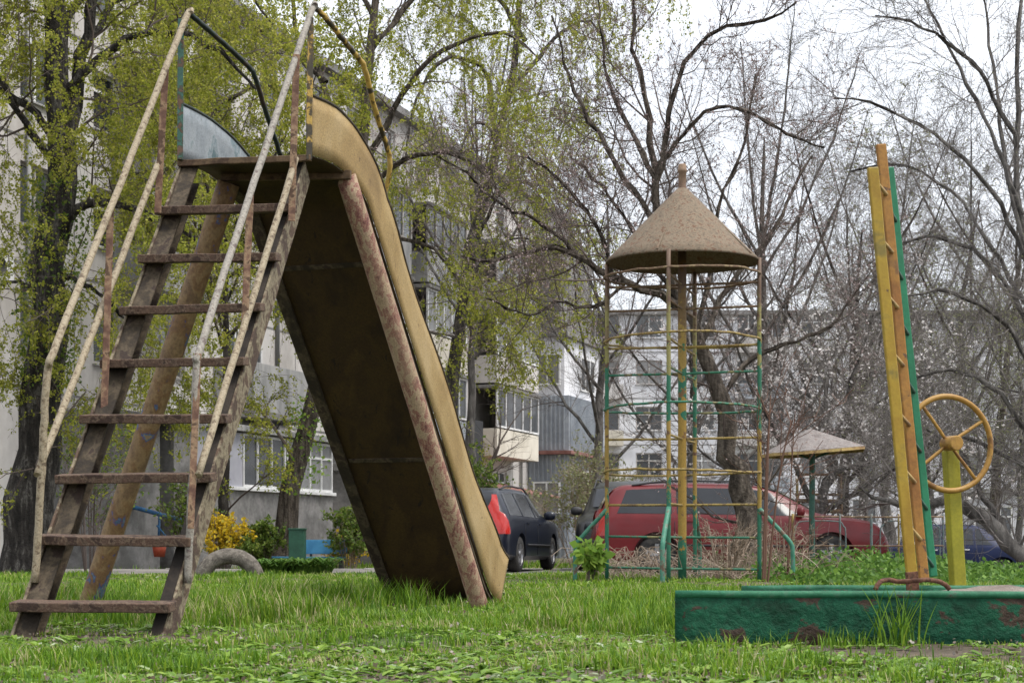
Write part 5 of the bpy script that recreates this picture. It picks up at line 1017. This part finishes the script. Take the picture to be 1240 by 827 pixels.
def weeds(name, X, D, s, m, lift=.5):
    """rosettes of broad creased leaves, all one mass of ground cover"""
    n = 7; N = len(X); ii = np.repeat(np.arange(N), n); M_ = N*n; a = RNG.uniform(0, 2*np.pi, M_); L_ = s[ii]*RNG.uniform(.6, 1.2, M_); el = RNG.uniform(.1, lift, M_)
    f = np.stack([np.cos(a), np.sin(a), 0*a], 1); p = np.stack([-np.sin(a), np.cos(a), 0*a], 1); b = np.stack([X[ii], D[ii], gz(X[ii], D[ii])], 1)
    c = [b+f*(L_*k)[:, None]+np.array([0, 0, 1.])*(L_*(el*k*1.6-.9*el*k*k)+.004)[:, None] for k in (0, .35, .75, 1)]; wd = (L_*.19)[:, None]; up_ = np.array([0, 0, 1.])*(L_*.05)[:, None]
    V = np.stack([c[0], c[1]-p*wd+up_, c[1], c[1]+p*wd+up_, c[2]-p*wd*.9+up_, c[2], c[2]+p*wd*.9+up_, c[3]], 1).reshape(-1, 3); k = (np.arange(M_)*8)[:, None]
    q = np.concatenate([k+np.array([[1, 2, 5, 4]]), k+np.array([[2, 3, 6, 5]])]); t = np.concatenate([k+np.array([[0, 2, 1]]), k+np.array([[0, 3, 2]]), k+np.array([[4, 5, 7]]), k+np.array([[5, 6, 7]])])
    return tag(np_obj(name, V, q, m, tris=t), kind='stuff')
N = 4200; D = 4.9+RNG.random(N)**1.9*6.0; X = RNG.uniform(-1, 1, N)*(.3*D+.4); k = ~in_box(X, D) & (RNG.random(N) > .85*soil_patch(X, D)); weeds('ground_cover', X[k], D[k], RNG.uniform(.022, .07, k.sum()), M['weed'])
N = 700; D = RNG.uniform(11, 23, N); X = RNG.uniform(-1, 1, N)*(.3*D+.4); weeds('ground_cover', X, D, RNG.uniform(.04, .09, N), M['weed'])
N = 7000; D = 4.9+RNG.random(N)**1.5*8; X = RNG.uniform(-1, 1, N)*(.3*D+.4); k = ~in_box(X, D); pts = np.stack([X, D, gz(X, D)+RNG.uniform(.0, .03, N)], 1)[k]; V, q = leaves(pts, .014, .6, 0); tag(np_obj('leaf_litter', V, q, M['litter']), kind='stuff')
# nettles beyond the sandbox
N = 900; X = RNG.uniform(2.6, 8.5, N); D = RNG.uniform(16, 25, N); k = RNG.random(N) < np.clip(.25+.9*np.exp(-((X/D-.215)/.045)**2)+.5*np.exp(-((X/D-.27)/.03)**2), 0, 1); X, D = X[k], D[k]; n = len(X); hN = RNG.uniform(.10, .33, n)*(.5+.6*sm(17, 21, D))*(1-.5*sm(.225, .25, X/D))
ii = np.repeat(np.arange(n), 34); f = RNG.random(len(ii)); pts = np.stack([X[ii]+RNG.normal(size=len(ii))*.07, D[ii]+RNG.normal(size=len(ii))*.07, gz(X[ii], D[ii])+hN[ii]*f], 1); V, q = leaves(pts, .055, .4, .15); tag(np_obj('nettle_patch', V, q, M['leafdark']), kind='stuff')
# dry stalks lying round the tower foot
N = 420; X = RNG.uniform(.9, 3.4, N); D = RNG.uniform(19, 22.5, N); a = RNG.uniform(0, 2*np.pi, N); L_ = RNG.uniform(.2, .7, N); u = np.linspace(0, 1, 5)[None]
Pn = np.stack([X[:, None]+np.cos(a)[:, None]*L_[:, None]*u, D[:, None]+np.sin(a)[:, None]*L_[:, None]*u, gz(X, D)[:, None]+.02+RNG.uniform(.05, .35, N)[:, None]*np.sin(u*np.pi*RNG.uniform(.5, 1, N)[:, None])], -1)
V, q = tubes(Pn, np.full((N, 5), .0035), 3); tag(np_obj('dry_stalks', V, q, M['twigdry']), kind='stuff')
# long blades at the sandbox board
m = 46; X = 1.53+RNG.normal(size=m)*.05; D = np.full(m, 7.22)+RNG.normal(size=m)*.03; a = RNG.uniform(0, 2*np.pi, m); h = RNG.uniform(.10, .27, m); u = np.linspace(0, 1, 5)[None]
c = np.stack([X[:, None]+np.cos(a)[:, None]*h[:, None]*.45*u**1.6, D[:, None]+np.sin(a)[:, None]*h[:, None]*.25*u**1.6, h[:, None]*u], -1); wv_ = np.array([.003, .003, .0026, .0018, .0003])[None, :, None]*np.array([1., .2, 0])
V = np.stack([c-wv_, c+wv_], 2).reshape(-1, 3); b_ = (np.arange(m)*10)[:, None]+np.arange(0, 8, 2)[None]
o = np_obj('grass_tuft', V, np.stack([b_, b_+1, b_+3, b_+2], -1).reshape(-1, 4), M['grass']); tag(o, 'tall tuft of grass growing against the green sandbox board', 'grass tuft')
for o in list(bpy.data.objects):
    if '_local' in o: del o['_local']
